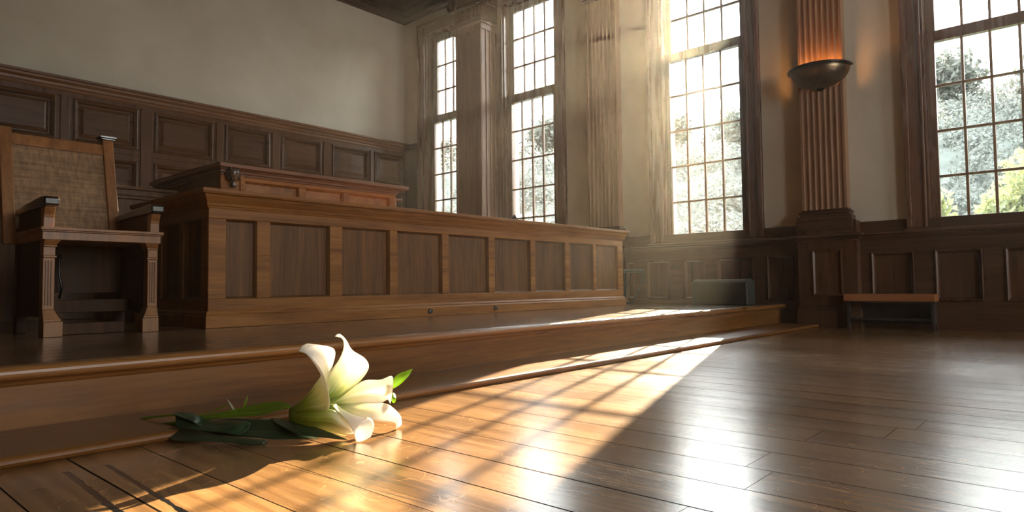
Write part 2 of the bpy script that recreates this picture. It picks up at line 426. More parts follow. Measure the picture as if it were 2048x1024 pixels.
OAK_D, OAK_L = (0.13, 0.045, 0.008), (0.36, 0.155, 0.034)
PAN_D, PAN_L = (0.060, 0.025, 0.008), (0.22, 0.100, 0.032)
WAL_D, WAL_L = (0.046, 0.020, 0.009), (0.130, 0.060, 0.028)
M = {
 'oak_x': wood('bench_oak_rail', OAK_D, OAK_L, 'X', 0.42, 0.3), 'oak_z': wood('bench_oak_stile', OAK_D, OAK_L, 'Z', 0.42, 0.3),
 'oak_y': wood('bench_oak_side', OAK_D, OAK_L, 'Y', 0.42),
 'panel': wood('bench_panel_oak', PAN_D, PAN_L, 'Z', 0.45, 0.3, vary=0.45),
 'wain_x': wood('wainscot_wood_x', WAL_D, WAL_L, 'X', 0.30, 0.3), 'wain_y': wood('wainscot_wood_y', WAL_D, WAL_L, 'Y', 0.32, 0.3),
 'wain_z': wood('wainscot_wood_z', WAL_D, WAL_L, 'Z', 0.30, 0.3),
 'cap_x': wood('cap_rail_wood', (0.10, 0.042, 0.018), (0.24, 0.11, 0.048), 'X', 0.38),
 'cas_z': wood('casing_wood', (0.09, 0.040, 0.020), (0.22, 0.105, 0.055), 'Z', 0.28, 0.6),
 'cas_y': wood('casing_head_wood', (0.09, 0.040, 0.020), (0.22, 0.105, 0.055), 'Y', 0.30, 0.6),
 'sash': wood('sash_wood', (0.16, 0.09, 0.045), (0.36, 0.22, 0.12), 'Z', 0.35),
 'pil': wood('pilaster_wood', (0.18, 0.095, 0.050), (0.38, 0.225, 0.130), 'Z', 0.45, vary=0.1),
 'pier': wood('pier_wood', (0.12, 0.056, 0.028), (0.27, 0.140, 0.075), 'Z', 0.42, vary=0.1),
 'ceil': wood('ceiling_wood', (0.030, 0.016, 0.009), (0.10, 0.052, 0.028), 'Y', 0.5),
 'riser': wood('step_oak', (0.085, 0.031, 0.006), (0.25, 0.105, 0.024), 'X', 0.36, 0.35),
 'nosing': wood('nosing_oak', (0.13, 0.052, 0.012), (0.35, 0.160, 0.045), 'X', 0.30),
 'chair': wood('chair_oak', (0.14, 0.054, 0.012), (0.34, 0.148, 0.040), 'Z', 0.38),
 'chair_shaded': wood('chair_oak_shaded', (0.026, 0.011, 0.004), (0.080, 0.036, 0.014), 'Z', 0.5, 0.15),  # chair oak with the shade of sides and underside put into its colour
 'arm': wood('polished_dark_arm', (0.010, 0.007, 0.006), (0.030, 0.020, 0.015), 'Y', 0.16, 0.7, coat=0.4),
 'stool_top': wood('stool_top_wood', (0.20, 0.070, 0.022), (0.42, 0.17, 0.06), 'Y', 0.35),
 'stool': wood('stool_wood', (0.018, 0.012, 0.008), (0.055, 0.038, 0.026), 'Z', 0.55, 0.3),
 'floor': floor_mat('plank_floor', (0.150, 0.070, 0.025), (0.420, 0.225, 0.090), 'Y', 0.165, 0.22, True),
 'deck': floor_mat('platform_floor', (0.095, 0.046, 0.020), (0.250, 0.135, 0.062), 'X', 0.14, 0.22),
 'plaster': plaster_mat(), 'glass': glass_mat(), 'cane': cane_mat(), 'petal': petal_mat(), 'petal_green': petal_mat('petal_underside', 0.25),
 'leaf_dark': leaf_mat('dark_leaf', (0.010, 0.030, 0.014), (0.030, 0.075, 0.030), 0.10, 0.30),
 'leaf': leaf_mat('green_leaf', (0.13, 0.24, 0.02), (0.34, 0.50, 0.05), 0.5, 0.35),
 'leaf_white': leaf_mat('pale_leaf', (0.45, 0.50, 0.34), (0.80, 0.82, 0.66), 0.3, 0.35),
 'bronze': plain('aged_bronze', (0.16, 0.115, 0.07), 0.30, 0.9, nscale=22, namt=0.5),
 'bronze_dark': plain('bronze_rim', (0.05, 0.045, 0.045), 0.28, 0.8),
 'black': plain('black_plug', (0.008, 0.007, 0.007), 0.25),
 'leather': plain('green_leather', (0.040, 0.042, 0.030), 0.55, nscale=40, namt=0.25),
 'metal': plain('dark_tube_metal', (0.045, 0.045, 0.045), 0.30, 0.85),
 'carved': plain('carved_bracket_wood', (0.055, 0.038, 0.028), 0.20, 0.0, 0.8, nscale=60, namt=0.5),
 'ground': plain('grass_ground', (0.09, 0.10, 0.085), 0.95, nscale=1.2, namt=0.7),
 'bark': plain('tree_bark', (0.05, 0.04, 0.03), 0.9),
 'foliage': leaf_mat('tree_foliage', (0.065, 0.072, 0.062), (0.125, 0.135, 0.110), 0.3, 0.6),
 'bush': leaf_mat('bush_foliage', (0.13, 0.15, 0.06), (0.26, 0.29, 0.13), 0.5, 0.6),
 'stone': plain('exterior_stone', (0.35, 0.33, 0.30), 0.9),
}
# ------------------------------------------------------------------ room shell
bm = NB(); box(bm, XW, X0+0.3, YN, YB+0.2, -0.1, 0.0)
tag(obj('floor', bm, M['floor']), 'worn glossy brown plank floor of the courtroom', 'floor', kind='structure')
bm = NB(); box(bm, XW-0.2, X0+0.3, YN-0.2, YB+0.2, ZC, ZC+0.12)
tag(obj('ceiling', bm, M['ceil']), 'dark wooden ceiling', 'ceiling', kind='structure')
bm = NB(); box(bm, XW, X0+0.3, YB, YB+0.2, 0, ZC)
tag(obj('wall_back', bm, M['plaster']), 'pale plaster wall above the dark panelled wainscot', 'wall', kind='structure')
bm = NB(); box(bm, XW-0.2, XW, YN, YB+0.2, 0, ZC)
tag(obj('wall_left', bm, M['wain_z']), 'dark panelled wall behind the viewer on the left', 'wall', kind='structure')

# window openings: (y0, y1, glass_y0, glass_y1, columns, sill z, transom z0, transom z1, lower rows)
WIN = [(6.70, 7.64, 6.79, 7.50, 4, 0.93, 2.94, 3.06, 5),
       (5.09, 6.00, 5.18, 5.91, 4, 0.93, 2.94, 3.06, 5),
       (2.61, 3.58, 2.70, 3.505, 4, 0.93, 2.94, 3.04, 5),
       (0.07, 1.04, 0.16, 0.95, 4, 0.93, 2.52, 2.62, 4),
       (-2.45, -1.48, -2.36, -1.57, 4, 0.93, 2.52, 2.62, 4),
       (-4.95, -3.98, -4.86, -4.07, 4, 0.93, 2.52, 2.62, 4)]
ZS, ZH = 0.86, 4.34
bm = NB()
cur = YN
for wdw in sorted(WIN):
    box(bm, X0, X0+0.3, cur, wdw[0], 0, ZC)
    box(bm, X0, X0+0.3, wdw[0], wdw[1], 0, ZS)
    box(bm, X0, X0+0.3, wdw[0], wdw[1], ZH, ZC)
    cur = wdw[1]
box(bm, X0, X0+0.3, cur, YB, 0, ZC)
tag(obj('wall_right', bm, M['plaster']), 'plaster wall pierced by the tall windows', 'wall', kind='structure')
# wall behind the viewer, with two openings
bm = NB()
xs = [XW, 1.0, 2.4, 3.6, 5.0, X0+0.3]
for a, b in ((0, 1), (2, 3), (4, 5)): box(bm, xs[a], xs[b], YN-0.2, YN, 0, ZC)
for a, b in ((1, 2), (3, 4)):
    box(bm, xs[a], xs[b], YN-0.2, YN, 0, 0.9); box(bm, xs[a], xs[b], YN-0.2, YN, 4.3, ZC)
tag(obj('wall_front', bm, M['plaster']), 'plaster wall behind the viewer with two window openings', 'wall', kind='structure')

def add_window(i, W):
    y0, y1, g0, g1, nc, zs, t0, t1, nr = W
    desc = ['narrow tall window half hidden behind the plain corner pilaster', 'tall window between the plain pilaster and the fluted one',
            'tall window left of the lamp pilaster, sun blazing at its top', 'wide tall window at the right edge, trees in its lower panes',
            'window beyond the right edge of the view', 'last window of the row behind the viewer'][i]
    # casing: stepped boards round the opening
    bm = NB()
    cw = 0.155
    for a, b, s in ((y1, y1+cw, 1), (y0-cw, y0, -1)):
        box(bm, X0-0.03, X0, a, b, 0.89, ZH+cw)
        if s > 0: box(bm, X0-0.055, X0, b-0.04, b, 0.89, ZH+cw); box(bm, X0-0.042, X0, a, a+0.022, 0.89, ZH)
        else: box(bm, X0-0.055, X0, a, a+0.04, 0.89, ZH+cw); box(bm, X0-0.042, X0, b-0.022, b, 0.89, ZH)
    fr = obj('window_%d' % (i+1), bm, M['cas_z'], bevel=0.006)
    tag(fr, desc, 'window', kind='structure')
    bm = NB(); box(bm, X0-0.03, X0, y0, y1, ZH, ZH+cw); box(bm, X0-0.06, X0, y0-cw-0.01, y1+cw+0.01, ZH+cw-0.03, ZH+cw+0.02)
    obj('head_casing', bm, M['cas_y'], fr, bevel=0.006)
    # jamb lining
    bm = NB()
    box(bm, X0-0.01, X0+0.20, y1-0.018, y1, ZS, ZH); box(bm, X0-0.01, X0+0.20, y0, y0+0.018, ZS, ZH)
    box(bm, X0-0.01, X0+0.20, y0, y1, ZH-0.018, ZH)
    obj('jamb', bm, M['cas_z'], fr, bevel=0.003)
    bm = NB(); box(bm, X0-0.10, X0+0.22, y0-0.16, y1+0.16, ZS-0.02, ZS+0.012)
    obj('window_sill', bm, M['cas_y'], fr, bevel=0.006)
    gx = X0+0.075
    def sash(nm, xa, za, zb, gz0, gz1, rows):
        bm = NB()
        box(bm, xa, xa+0.045, y0+0.018, g0, za, zb); box(bm, xa, xa+0.045, g1, y1-0.018, za, zb)
        box(bm, xa, xa+0.045, g0, g1, za, gz0); box(bm, xa, xa+0.045, g0, g1, gz1, zb)
        s_ = obj(nm, bm, M['cas_z'], fr, bevel=0.004)
        bm = NB(); hw = 0.0105
        for c in range(1, nc):
            y = g0 + (g1-g0)*c/nc; box(bm, xa+0.006, xa+0.038, y-hw, y+hw, gz0, gz1)
        for r in range(1, rows):
            z = gz0 + (gz1-gz0)*r/rows; box(bm, xa+0.006, xa+0.038, g0, g1, z-hw, z+hw)
        obj('glazing_bars', bm, M['sash'], s_, bevel=0.003)
        bm = NB(); box(bm, xa+0.020, xa+0.024, g0, g1, gz0, gz1)
        obj('pane', bm, M['glass'], s_)
    sash('lower_sash', gx-0.03, ZS+0.012, t1-0.005, zs, t0, nr)
    sash('upper_sash', gx+0.03, t0+0.01, ZH-0.018, t1, 4.235, 3 if nr == 5 else 4)
for i, W in enumerate(WIN): add_window(i, W)

# back wall wainscot: tall framing with raised and fielded panels
PX = [(0.60, 0.99), (1.20, 1.914), (2.077, 2.706), (2.888, 3.561), (3.718, 4.308), (4.488, 5.086), (5.274, 5.902), (6.013, 6.546)]
PX = [(-4.6, -3.8), (-3.5, -2.8), (-2.5, -1.8), (-1.55, -0.9), (-0.7, -0.1), (0.15, 0.85)] + [(1.10, 1.914)] + PX[2:]
bm = NB()
for (za, zb, z0, z1) in ((2.02, 2.485, 1.95, 2.56), (1.12, 1.88, 1.05, 1.95), (0.35, 0.98, 0.0, 1.05)):
    framing(bm, m_back, 0.0, 0.05, z0, z1, [(a, b, za, zb) for a, b in PX], XW, X0)
wt = tag(obj('trim_1', bm, M['wain_z'], bevel=0.004), 'dark panelled wainscot along the back wall', 'panelling', kind='structure')
for a, b in PX[6:]:
    for za, zb in ((2.02, 2.485), (1.12, 1.88)):
        bm = NB()
        rings(bm, m_back, a, b, za, zb, [(0, 0.03), (0, 0.066), (0.012, 0.070), (0.034, 0.056), (0.046, 0.022), (0.058, 0.022), (0.095, 0.040), (0.097, 0.044)])
        obj('fielded_panel', bm, M['wain_x'], wt)
bm = NB()
for a, b in PX[:6]:
    for za, zb in ((2.02, 2.485), (1.12, 1.88)): rings(bm, m_back, a, b, za, zb, [(0, 0.03), (0, 0.066), (0.04, 0.02)])
for a, b in PX: rings(bm, m_back, a, b, 0.35, 0.98, [(0, 0.03), (0, 0.06), (0.04, 0.02)])
obj('lower_panels', bm, M['wain_x'], wt)
bm = NB()   # flat pilaster strips between the panels
for xa, xb in ((1.952, 2.04), (2.735, 2.86), (3.60, 3.685), (4.345, 4.445), (5.125, 5.235), (5.93, 5.985)):
    mbox(bm, m_back, xa, xb, 0.05, 0.068, 1.05, 2.50)
obj('strip', bm, M['wain_z'], wt, bevel=0.004)
bm = NB()
capp = [(0, 2.54), (0.055, 2.54), (0.065, 2.555), (0.062, 2.575), (0.075, 2.585), (0.080, 2.61), (0.105, 2.635), (0.110, 2.655), (0.130, 2.66), (0.130, 2.685), (0, 2.685)]
moulding(bm, m_back, capp, XW, X0)
obj('cap_rail', bm, M['cap_x'], wt, bevel=0.002)
bm = NB(); mbox(bm, m_win, 7.80, YB-0.05, 0.0, 0.045, 0.0, 2.63); mbox(bm, m_win, 7.80, YB-0.08, 0.0, 0.07, 2.60, 2.66)
obj('return_panel', bm, M['wain_z'], wt, bevel=0.004)

# window wall wainscot
bm = NB()
PY = [(-5.6, -5.1), (-4.8, -4.2), (-3.9, -3.3), (-3.0, -2.5), (-2.2, -1.7), (-1.45, -0.95), (-0.7, -0.42), (-0.2, 0.32), (0.515, 0.345), (0.654, 0.999), (1.149, 1.505), (2.18, 2.40), (2.564, 2.93), (3.095, 3.34), (3.52, 3.84)]
PY = [(-5.6, -5.1), (-4.8, -4.2), (-3.9, -3.3), (-3.0, -2.5), (-2.2, -1.7), (-1.3, -0.8), (-0.62, -0.1), (0.05, 0.515), (0.660, 0.999), (1.149, 1.490), (2.165, 2.432), (2.564, 2.954), (3.095, 3.34), (3.50, 3.80), (3.95, 4.6), (5.0, 5.6)]
framing(bm, m_win, 0.0, 0.04, 0.0, 0.80, [(a, b, 0.245, 0.688) for a, b in PY], YN, 7.80)
mbox(bm, m_win, YN, 7.80, 0.0, 0.022, 0.80, 0.97)
# cut-free band is interrupted by the casings standing on the sill
wr = tag(obj('trim_2', bm, M['wain_y'], bevel=0.004), 'low dark panelled wainscot under the windows', 'panelling', kind='structure')
for a, b in PY:
    bm = NB()
    rings(bm, m_win, a, b, 0.245, 0.688, [(0, 0.02), (0, 0.048), (0.010, 0.052), (0.022, 0.044), (0.030, 0.014), (0.031, 0.014)])
    obj('wainscot_panel', bm, M['wain_z'], wr)
bm = NB()
moulding(bm, m_win, [(0, 0.795), (0.045, 0.795), (0.055, 0.81), (0.075, 0.825), (0.080, 0.838), (0.105, 0.842), (0.108, 0.862), (0, 0.868)], YN, 7.80)
obj('chair_rail', bm, M['wain_y'], wr, bevel=0.002)
bm = NB()
moulding(bm, m_win, [(0, 0), (0.062, 0), (0.062, 0.085), (0.058, 0.15), (0.050, 0.168), (0.048, 0.18), (0.04, 0.185), (0, 0.185)], YN, 7.80)
obj('skirting', bm, M['wain_y'], wr, bevel=0.003)

# cornice on both walls
def cornice(mp, u0, u1, nm, label):
    bm = NB()
    prof = [(0, 4.645), (0.028, 4.645), (0.034, 4.665), (0.034, 4.70), (0.060, 4.715), (0.075, 4.76), (0.078, 4.79), (0.125, 4.80), (0.130, 4.845),
            (0.18, 4.855), (0.235, 4.905), (0.24, 4.935), (0.275, 4.94), (0.30, 4.985), (0.335, 5.0), (0.34, ZC), (0, ZC)]
    moulding(bm, mp, prof, u0, u1)
    c = tag(obj(nm, bm, M['ceil'], bevel=0.002), label, 'cornice', kind='structure')
    bm = NB(); u = u0 + 0.02
    n = 0
    while u < u1 - 0.03 and n < 260:
        mbox(bm, mp, u, u+0.022, 0.04, 0.084, 4.722, 4.778); u += 0.04; n += 1
    obj('dentils', bm, M['ceil'], c)
cornice(m_back, 0.5, X0, 'trim_3', 'dark carved cornice along the top of the back wall')
cornice(m_win, 0.0, YB, 'trim_4', 'dark carved cornice along the top of the window wall')
bm = NB(); box(bm, 0, X0-0.34, 7.0, 7.25, ZC-0.14, ZC); box(bm, 5.3, 5.55, -2, 7.8, ZC-0.14, ZC)
tag(obj('trim_5', bm, M['ceil'], bevel=0.01), 'dark ceiling beams near the corner', 'beam', kind='structure')

# ------------------------------------------------------------------ pilasters
def shaft_fluted(bm, ya, yb, w0, wd, z0, z1, n=7):
    pts = [(ya, w0), (ya, w0+wd)]
    L = yb - ya; e = 0.018; pitch = (L - 2*e) / n; r = pitch*0.40
    for k in range(n):
        c = ya + e + pitch*(k+0.5)
        for j in range(9):
            a = math.pi * j/8
            pts.append((c - r*math.cos(a), w0 + wd - r*0.38*math.sin(a)))
    pts += [(yb, w0+wd), (yb, w0)]
    poly_prism(bm, [(p, q) for p, q in pts], lambda p, q, a: (X0 - q, p, a), z0, z1)

def pil_base(bm, ya, yb, wd, z):
    """stepped Attic base above z"""
    for e, a, b in ((0.055, 0.0, 0.085), (0.050, 0.085, 0.10), (0.042, 0.10, 0.135), (0.022, 0.135, 0.155), (0.030, 0.155, 0.18), (0.010, 0.18, 0.20)):
        box(bm, X0-wd-e, X0, ya-e, yb+e, z+a, z+b)

def volute(bm, c, r, depth, axis='X'):
    prof = [(0, depth), (r*0.16, depth), (r*0.20, depth*0.7), (r*0.34, depth*0.62), (r*0.42, depth*0.86), (r*0.54, depth*0.86), (r*0.60, depth*0.5),
            (r*0.76, depth*0.5), (r*0.84, depth*0.8), (r, depth*0.7), (r, 0), (0, 0)]
    lathe(bm, prof, c, 28, axis=axis)

def capital(parent, ya, yb, wd, z, mat):
    bm = NB()
    for e, a, b in ((0.012, 0.0, 0.03), (0.028, 0.03, 0.05), (0.010, 0.05, 0.24), (0.03, 0.24, 0.27), (0.045, 0.27, 0.30), (0.055, 0.42, 0.46), (0.075, 0.46, 0.50)):
        box(bm, X0-wd-e, X0, ya-e, yb+e, z+a, z+b)
    box(bm, X0-wd-0.03, X0, ya-0.02, yb+0.02, z+0.30, z+0.42)
    n = 11
    for k in range(n):
        y = ya + (yb-ya)*(k+0.5)/n; box(bm, X0-wd-0.026, X0-wd, y-0.012, y+0.013, z+0.07, z+0.22)
    cp = obj('capital', bm, mat, parent, bevel=0.005)
    bm = NB()
    for y in (ya-0.01, yb+0.01):
        volute(bm, (X0-wd-0.03, y, z+0.33), 0.10, -0.05, 'X')
    volute(bm, (X0-wd+0.06, ya-0.02, z+0.33), 0.10, -0.05, 'Y'); volute(bm, (X0-wd+0.06, yb+0.02, z+0.33), 0.10, 0.05, 'Y')
    obj('volute', bm, mat, cp, smooth=False)

# P3: fluted, carries the lamp
def fluted_pilaster(nm, label, ya, yb, wd, zcap, ped, n=7):
    t = tag(empty(nm, (0, 0, 0)), label, 'pilaster', kind='structure')
    bm = NB()
    pa, pb, pw = ped
    box(bm, X0-pw, X0, pa, pb, 0.0, 0.80)
    box(bm, X0-pw-0.02, X0, pa-0.02, pb+0.02, 0.0, 0.16); box(bm, X0-pw-0.010, X0, pa-0.01, pb+0.01, 0.16, 0.185)
    box(bm, X0-pw+0.0, X0, pa, pb, 0.865, 0.985)
    pd = obj('pedestal', bm, M['wain_z'], t, bevel=0.005)
    bm = NB(); mp = lambda u, w_, z: (X0-pw-w_, u, z)
    rings(bm, mp, pa+0.125, pb-0.13, 0.29, 0.725, [(0, 0.0), (0, 0.014), (0.012, 0.018), (0.026, 0.006), (0.034, 0.002), (0.04, 0.001)])
    obj('pedestal_panel', bm, M['wain_z'], pd)
    bm = NB()
    for e, a, b in ((0.010, 0.795, 0.815), (0.028, 0.815, 0.835), (0.050, 0.835, 0.868)): box(bm, X0-pw-e, X0, pa-e, pb+e, a, b)
    obj('pedestal_cap', bm, M['wain_y'], pd, bevel=0.006)
    bm = NB(); pil_base(bm, ya, yb, wd, 0.905)
    obj('base', bm, M['wain_y'], t, bevel=0.008)
    bm = NB(); shaft_fluted(bm, ya, yb, 0.0, wd, 1.10, zcap, n)
    obj('shaft', bm, M['pil'], t)
    capital(t, ya, yb, wd, zcap, M['wain_y'])
    return t
fluted_pilaster('trim_6', 'fluted wooden pilaster that carries the bronze lamp', 1.655, 2.05, 0.11, 3.87, (1.575, 2.095, 0.15))
fluted_pilaster('trim_7', 'fluted wooden pilaster crossed by the sunbeams', 4.115, 4.535, 0.11, 3.87, (4.04, 4.61, 0.15))
fluted_pilaster('trim_9', 'fluted wooden pilaster beyond the right edge of the view', -0.87, -0.47, 0.11, 3.87, (-0.95, -0.40, 0.15))
# P1: deep plain pier
t = tag(empty('trim_8', (0, 0, 0)), 'deep plain wooden pilaster with a scrolled capital near the corner', 'pilaster', kind='structure')
ya, yb, wd = 6.12, 6.62, 0.32
bm = NB(); box(bm, X0-wd, X0, ya, yb, 0.0, 4.03); 
box(bm, X0-wd-0.016, X0-wd, ya, ya+0.05, 1.0, 4.00); box(bm, X0-wd-0.016, X0-wd, yb-0.03, yb, 1.0, 4.00); box(bm, X0-wd-0.016, X0-wd, ya+0.05, yb-0.03, 3.90, 4.00)
for xx in (0.09, 0.17, 0.25): box(bm, X0-wd+xx-0.012, X0-wd+xx+0.012, ya-0.012, ya, 1.0, 4.0)
obj('shaft', bm, M['pier'], t, bevel=0.005)
bm = NB(); box(bm, X0-wd-0.04, X0, ya-0.04, yb+0.04, 0, 0.9); obj('pedestal', bm, M['wain_z'], t, bevel=0.006)
bm = NB()
for e, a, b in ((0.014, 3.95, 4.03), (0.030, 4.03, 4.06)): box(bm, X0-wd-e-0.01, X0, ya-e, yb+e, a, b)
obj('necking', bm, M['pier'], t, bevel=0.006)
capital(t, ya, yb, wd+0.01, 4.06, M['wain_y'])

# ------------------------------------------------------------------ platform with two steps
def rounded(pts, n=6): return pts
bm = NB(); box(bm, XW, X0-0.0, 2.31, YB, 0.0, ZP-0.001)
pl = tag(obj('platform', bm, M['deck']), 'raised wooden platform under the benches and the carved chair', 'platform', kind='structure')
bm = NB()
prof = [(2.34, ZP)]
for k in range(9):
    a = math.pi/2 + math.pi*k/8
    prof.append((2.262 + 0.019*math.cos(a), ZP-0.018 + 0.0195*math.sin(a)))
prof += [(2.290, ZP-0.036), (2.296, ZP-0.052), (2.306, ZP-0.06), (2.34, ZP-0.06)]
poly_prism(bm, prof, lambda p, q, a: (a, p, q), XW, X0-0.062)
obj('nosing', bm, M['nosing'], pl, smooth=False)
bm = NB(); box(bm, XW, X0-0.05, 2.305, 2.36, 0.0, ZP-0.05)
obj('riser', bm, M['riser'], pl)
bm = NB()
prof = [(2.33, 0.0), (2.33, 0.028)]
for k in range(7):
    a = math.pi/2 + (math.pi/2)*k/6*1.0
    prof.append((1.932 + 0.014*math.cos(a), 0.014 + 0.014*math.sin(a)))
prof += [(1.922, 0.006), (1.932, 0.0)]
poly_prism(bm, prof, lambda p, q, a: (a, p, q), XW, X0-0.17)
tag(obj('trim_10', bm, M['riser']), 'low bottom step running along the platform', 'step', kind='structure')

# ------------------------------------------------------------------ front bench
bx0, bx1, by0, by1 = 1.55, 5.735, YBENCH, 4.60
bench = tag(empty('courtroom_bench', (bx0, by0, ZP)), 'long brown oak bench front of nine recessed panels standing on the platform', 'bench')
def bobj(nm, bm, m, parent=bench, **k):
    bmesh.ops.translate(bm, vec=(-bx0, -by0, -ZP), verts=bm.verts[:])
    return obj(nm, bm, m, parent, **k)
cells = [(1.647, 1.826), (1.908, 2.305), (2.397, 2.774), (2.838, 3.255), (3.320, 3.751), (3.821, 4.270), (4.331, 4.759), (4.828, 5.206), (5.256, 5.640)]
mf = mfront(by0 + 0.03)
bm = NB()
framing(bm, mf, 0.0, 0.03, 0.285, 0.90, [(a, b, 0.365, 0.806) for a, b in cells], bx0, bx1)
bobj('front_frame', bm, M['oak_x'], bevel=0.0035)
for a, b in cells:
    bm = NB(); rings(bm, mf, a, b, 0.365, 0.806, [(0, 0.026), (0.009, 0.012), (0.012, 0.002), (0.013, 0.002)]); mbox(bm, mf, a-0.01, b+0.01, -0.02, -0.004, 0.35, 0.82)
    bobj('panel', bm, M['panel'])
ms = mside(bx0 + 0.03)
bm = NB()
framing(bm, ms, 0.0, 0.03, 0.285, 0.90, [(a, b, 0.365, 0.806) for a, b in ((3.66, 3.90), (3.96, 4.22), (4.28, 4.54))], by0+0.03, by1)
bobj('side_frame', bm, M['oak_y'], bevel=0.0035)
for a, b in ((3.66, 3.90), (3.96, 4.22), (4.28, 4.54)):
    bm = NB(); rings(bm, ms, a, b, 0.365, 0.806, [(0, 0.026), (0.009, 0.012), (0.012, 0.002), (0.013, 0.002)]); mbox(bm, ms, a-0.01, b+0.01, -0.02, -0.004, 0.35, 0.82)
    bobj('side_panel', bm, M['panel'])
bm = NB(); box(bm, bx0+0.05, bx1-0.001, by0+0.055, by1, ZP, 0.90)
bobj('carcass', bm, M['oak_y'])
def ringbox(bm, e0, e1, z0, z1):
    """band that widens from e0 to e1 round the front, left and right of the bench"""
    vs = []
    for e, z in ((e0, z0), (e1, z1)):
        vs.append([bm.verts.new(p) for p in ((bx0-e, by1, z), (bx0-e, by0-e, z), (bx1+e, by0-e, z), (bx1+e, by1, z))])
    for i in range(4): bm.faces.new((vs[0][i], vs[0][(i+1) % 4], vs[1][(i+1) % 4], vs[1][i]))
    bm.faces.new(vs[0][::-1]); bm.faces.new(vs[1])
bm = NB()
for e0, e1, z0, z1 in ((0.006, 0.010, 0.862, 0.874), (0.016, 0.020, 0.874, 0.888), (0.012, 0.030, 0.888, 0.918), (0.030, 0.036, 0.918, 0.936), (0.050, 0.054, 0.936, 0.945), (0.054, 0.054, 0.945, 0.963)):
    ringbox(bm, e0, e1, z0, z1)
bobj('top_moulding', bm, M['oak_x'], bevel=0.002)
bm = NB()
for e0, e1, z0, z1 in ((0.018, 0.018, ZP, 0.272), (0.018, 0.012, 0.272, 0.281), (0.014, 0.014, 0.281, 0.289), (0.012, 0.004, 0.289, 0.300)):
    ringbox(bm, e0, e1, z0, z1)
bobj('base_moulding', bm, M['oak_x'], bevel=0.002)
for x in (3.117, 3.804):
    bm = NB(); lathe(bm, [(0, -0.012), (0.006, -0.012), (0.010, -0.006), (0.0165, -0.010), (0.019, -0.004), (0.019, 0.004), (0, 0.004)], (x, by0-0.018, 0.244), 20, axis='Y')
    bobj('cable_socket', bm, M['black'], smooth=True)

# small dark pointed thing on the bench top
bm = NB()
lathe(bm, [(0, 0.090), (0.008, 0.082), (0.034, 0.050), (0.050, 0.034), (0.062, 0.010), (0.066, 0.0), (0, 0)], (0, 0, 0), 6)
for v in bm.verts: v.co.x += random.uniform(-.004, .004); v.co.y *= 0.7
o = obj('ornament', bm, M['carved']); o.location = (4.33, 3.80, 0.963); o.rotation_euler = (0, 0, 0.3)
tag(o, 'small dark pointed ornament on the top edge of the long bench', 'ornament')

# ------------------------------------------------------------------ raised judge's desk behind
jx0, jx1, jy0, jy1 = 2.17, 3.80, 4.80, 6.07
jd = tag(empty('judge_desk', (jx0, jy0, ZP)), 'higher brown oak desk with a thick cap rising behind the long bench', 'desk')
def jobj(nm, bm, m, parent=jd, **k):
    bmesh.ops.translate(bm, vec=(-jx0, -jy0, -ZP), verts=bm.verts[:])
    return obj(nm, bm, m, parent, **k)
mj = mfront(jy0+0.03)
jc = [(2.36, 2.812), (2.874, 3.232), (3.292, 3.735)]
bm = NB(); framing(bm, mj, 0.0, 0.03, ZP, 1.30, [(a, b, 0.75, 1.238) for a, b in jc], jx0+0.14, jx1); mbox(bm, mj, jx0, jx0+0.14, 0, 0.034, ZP, 1.30)
mbox(bm, mj, jx0+0.145, jx0+0.175, 0.03, 0.042, ZP, 1.275)
jobj('front_frame', bm, M['oak_x'], bevel=0.004)
for a, b in jc:
    bm = NB(); rings(bm, mj, a, b, 0.75, 1.238, [(0, 0.026), (0.010, 0.012), (0.013, 0.002), (0.014, 0.002)])
    mbox(bm, mj, a-0.01, b+0.01, -0.02, -0.004, 0.74, 1.25); jobj('panel', bm, M['oak_y'])
bm = NB(); box(bm, jx0, jx1, jy0+0.055, jy1, ZP, 1.30); jobj('carcass', bm, M['panel'], bevel=0.004)
bm = NB()
for e, a, b in ((0.012, 1.268, 1.286), (0.026, 1.286, 1.306), (0.04, 1.306, 1.318), (0.085, 1.318, 1.348)): box(bm, jx0-e*0.5, jx1+e, jy0-e, jy1, a, b)
jobj('cap', bm, M['cap_x'], bevel=0.004)
bm = NB(); box(bm, jx0-0.02, jx1-0.3, jy0+0.02, jy1, 1.348, 1.366); jobj('top_board', bm, M['arm'], bevel=0.004)
bm = NB(); box(bm, jx1, jx1+0.12, jy0+0.05, jy1-0.4, 1.235, 1.250); box(bm, jx1, jx1+0.07, jy0+0.08, jy1-0.4, ZP, 1.235)
jobj('side_shelf', bm, M['cap_x'], bevel=0.003)
bm = NB()
for e, a, b in ((0.0, ZP, 1.13), (0.02, 1.13, 1.155), (0.035, 1.155, 1.20), (0.06, 1.20, 1.225)): box(bm, 0.9, jx0-0.002, 5.60-e, jy1, a, b)
for e, a, b in ((0.0, 1.08, 1.12), (0.02, 1.12, 1.17)): box(bm, jx0-0.10-e, jx0, 5.45-e, 5.6, a, b)
jobj('side_wing', bm, M['panel'], bevel=0.004)
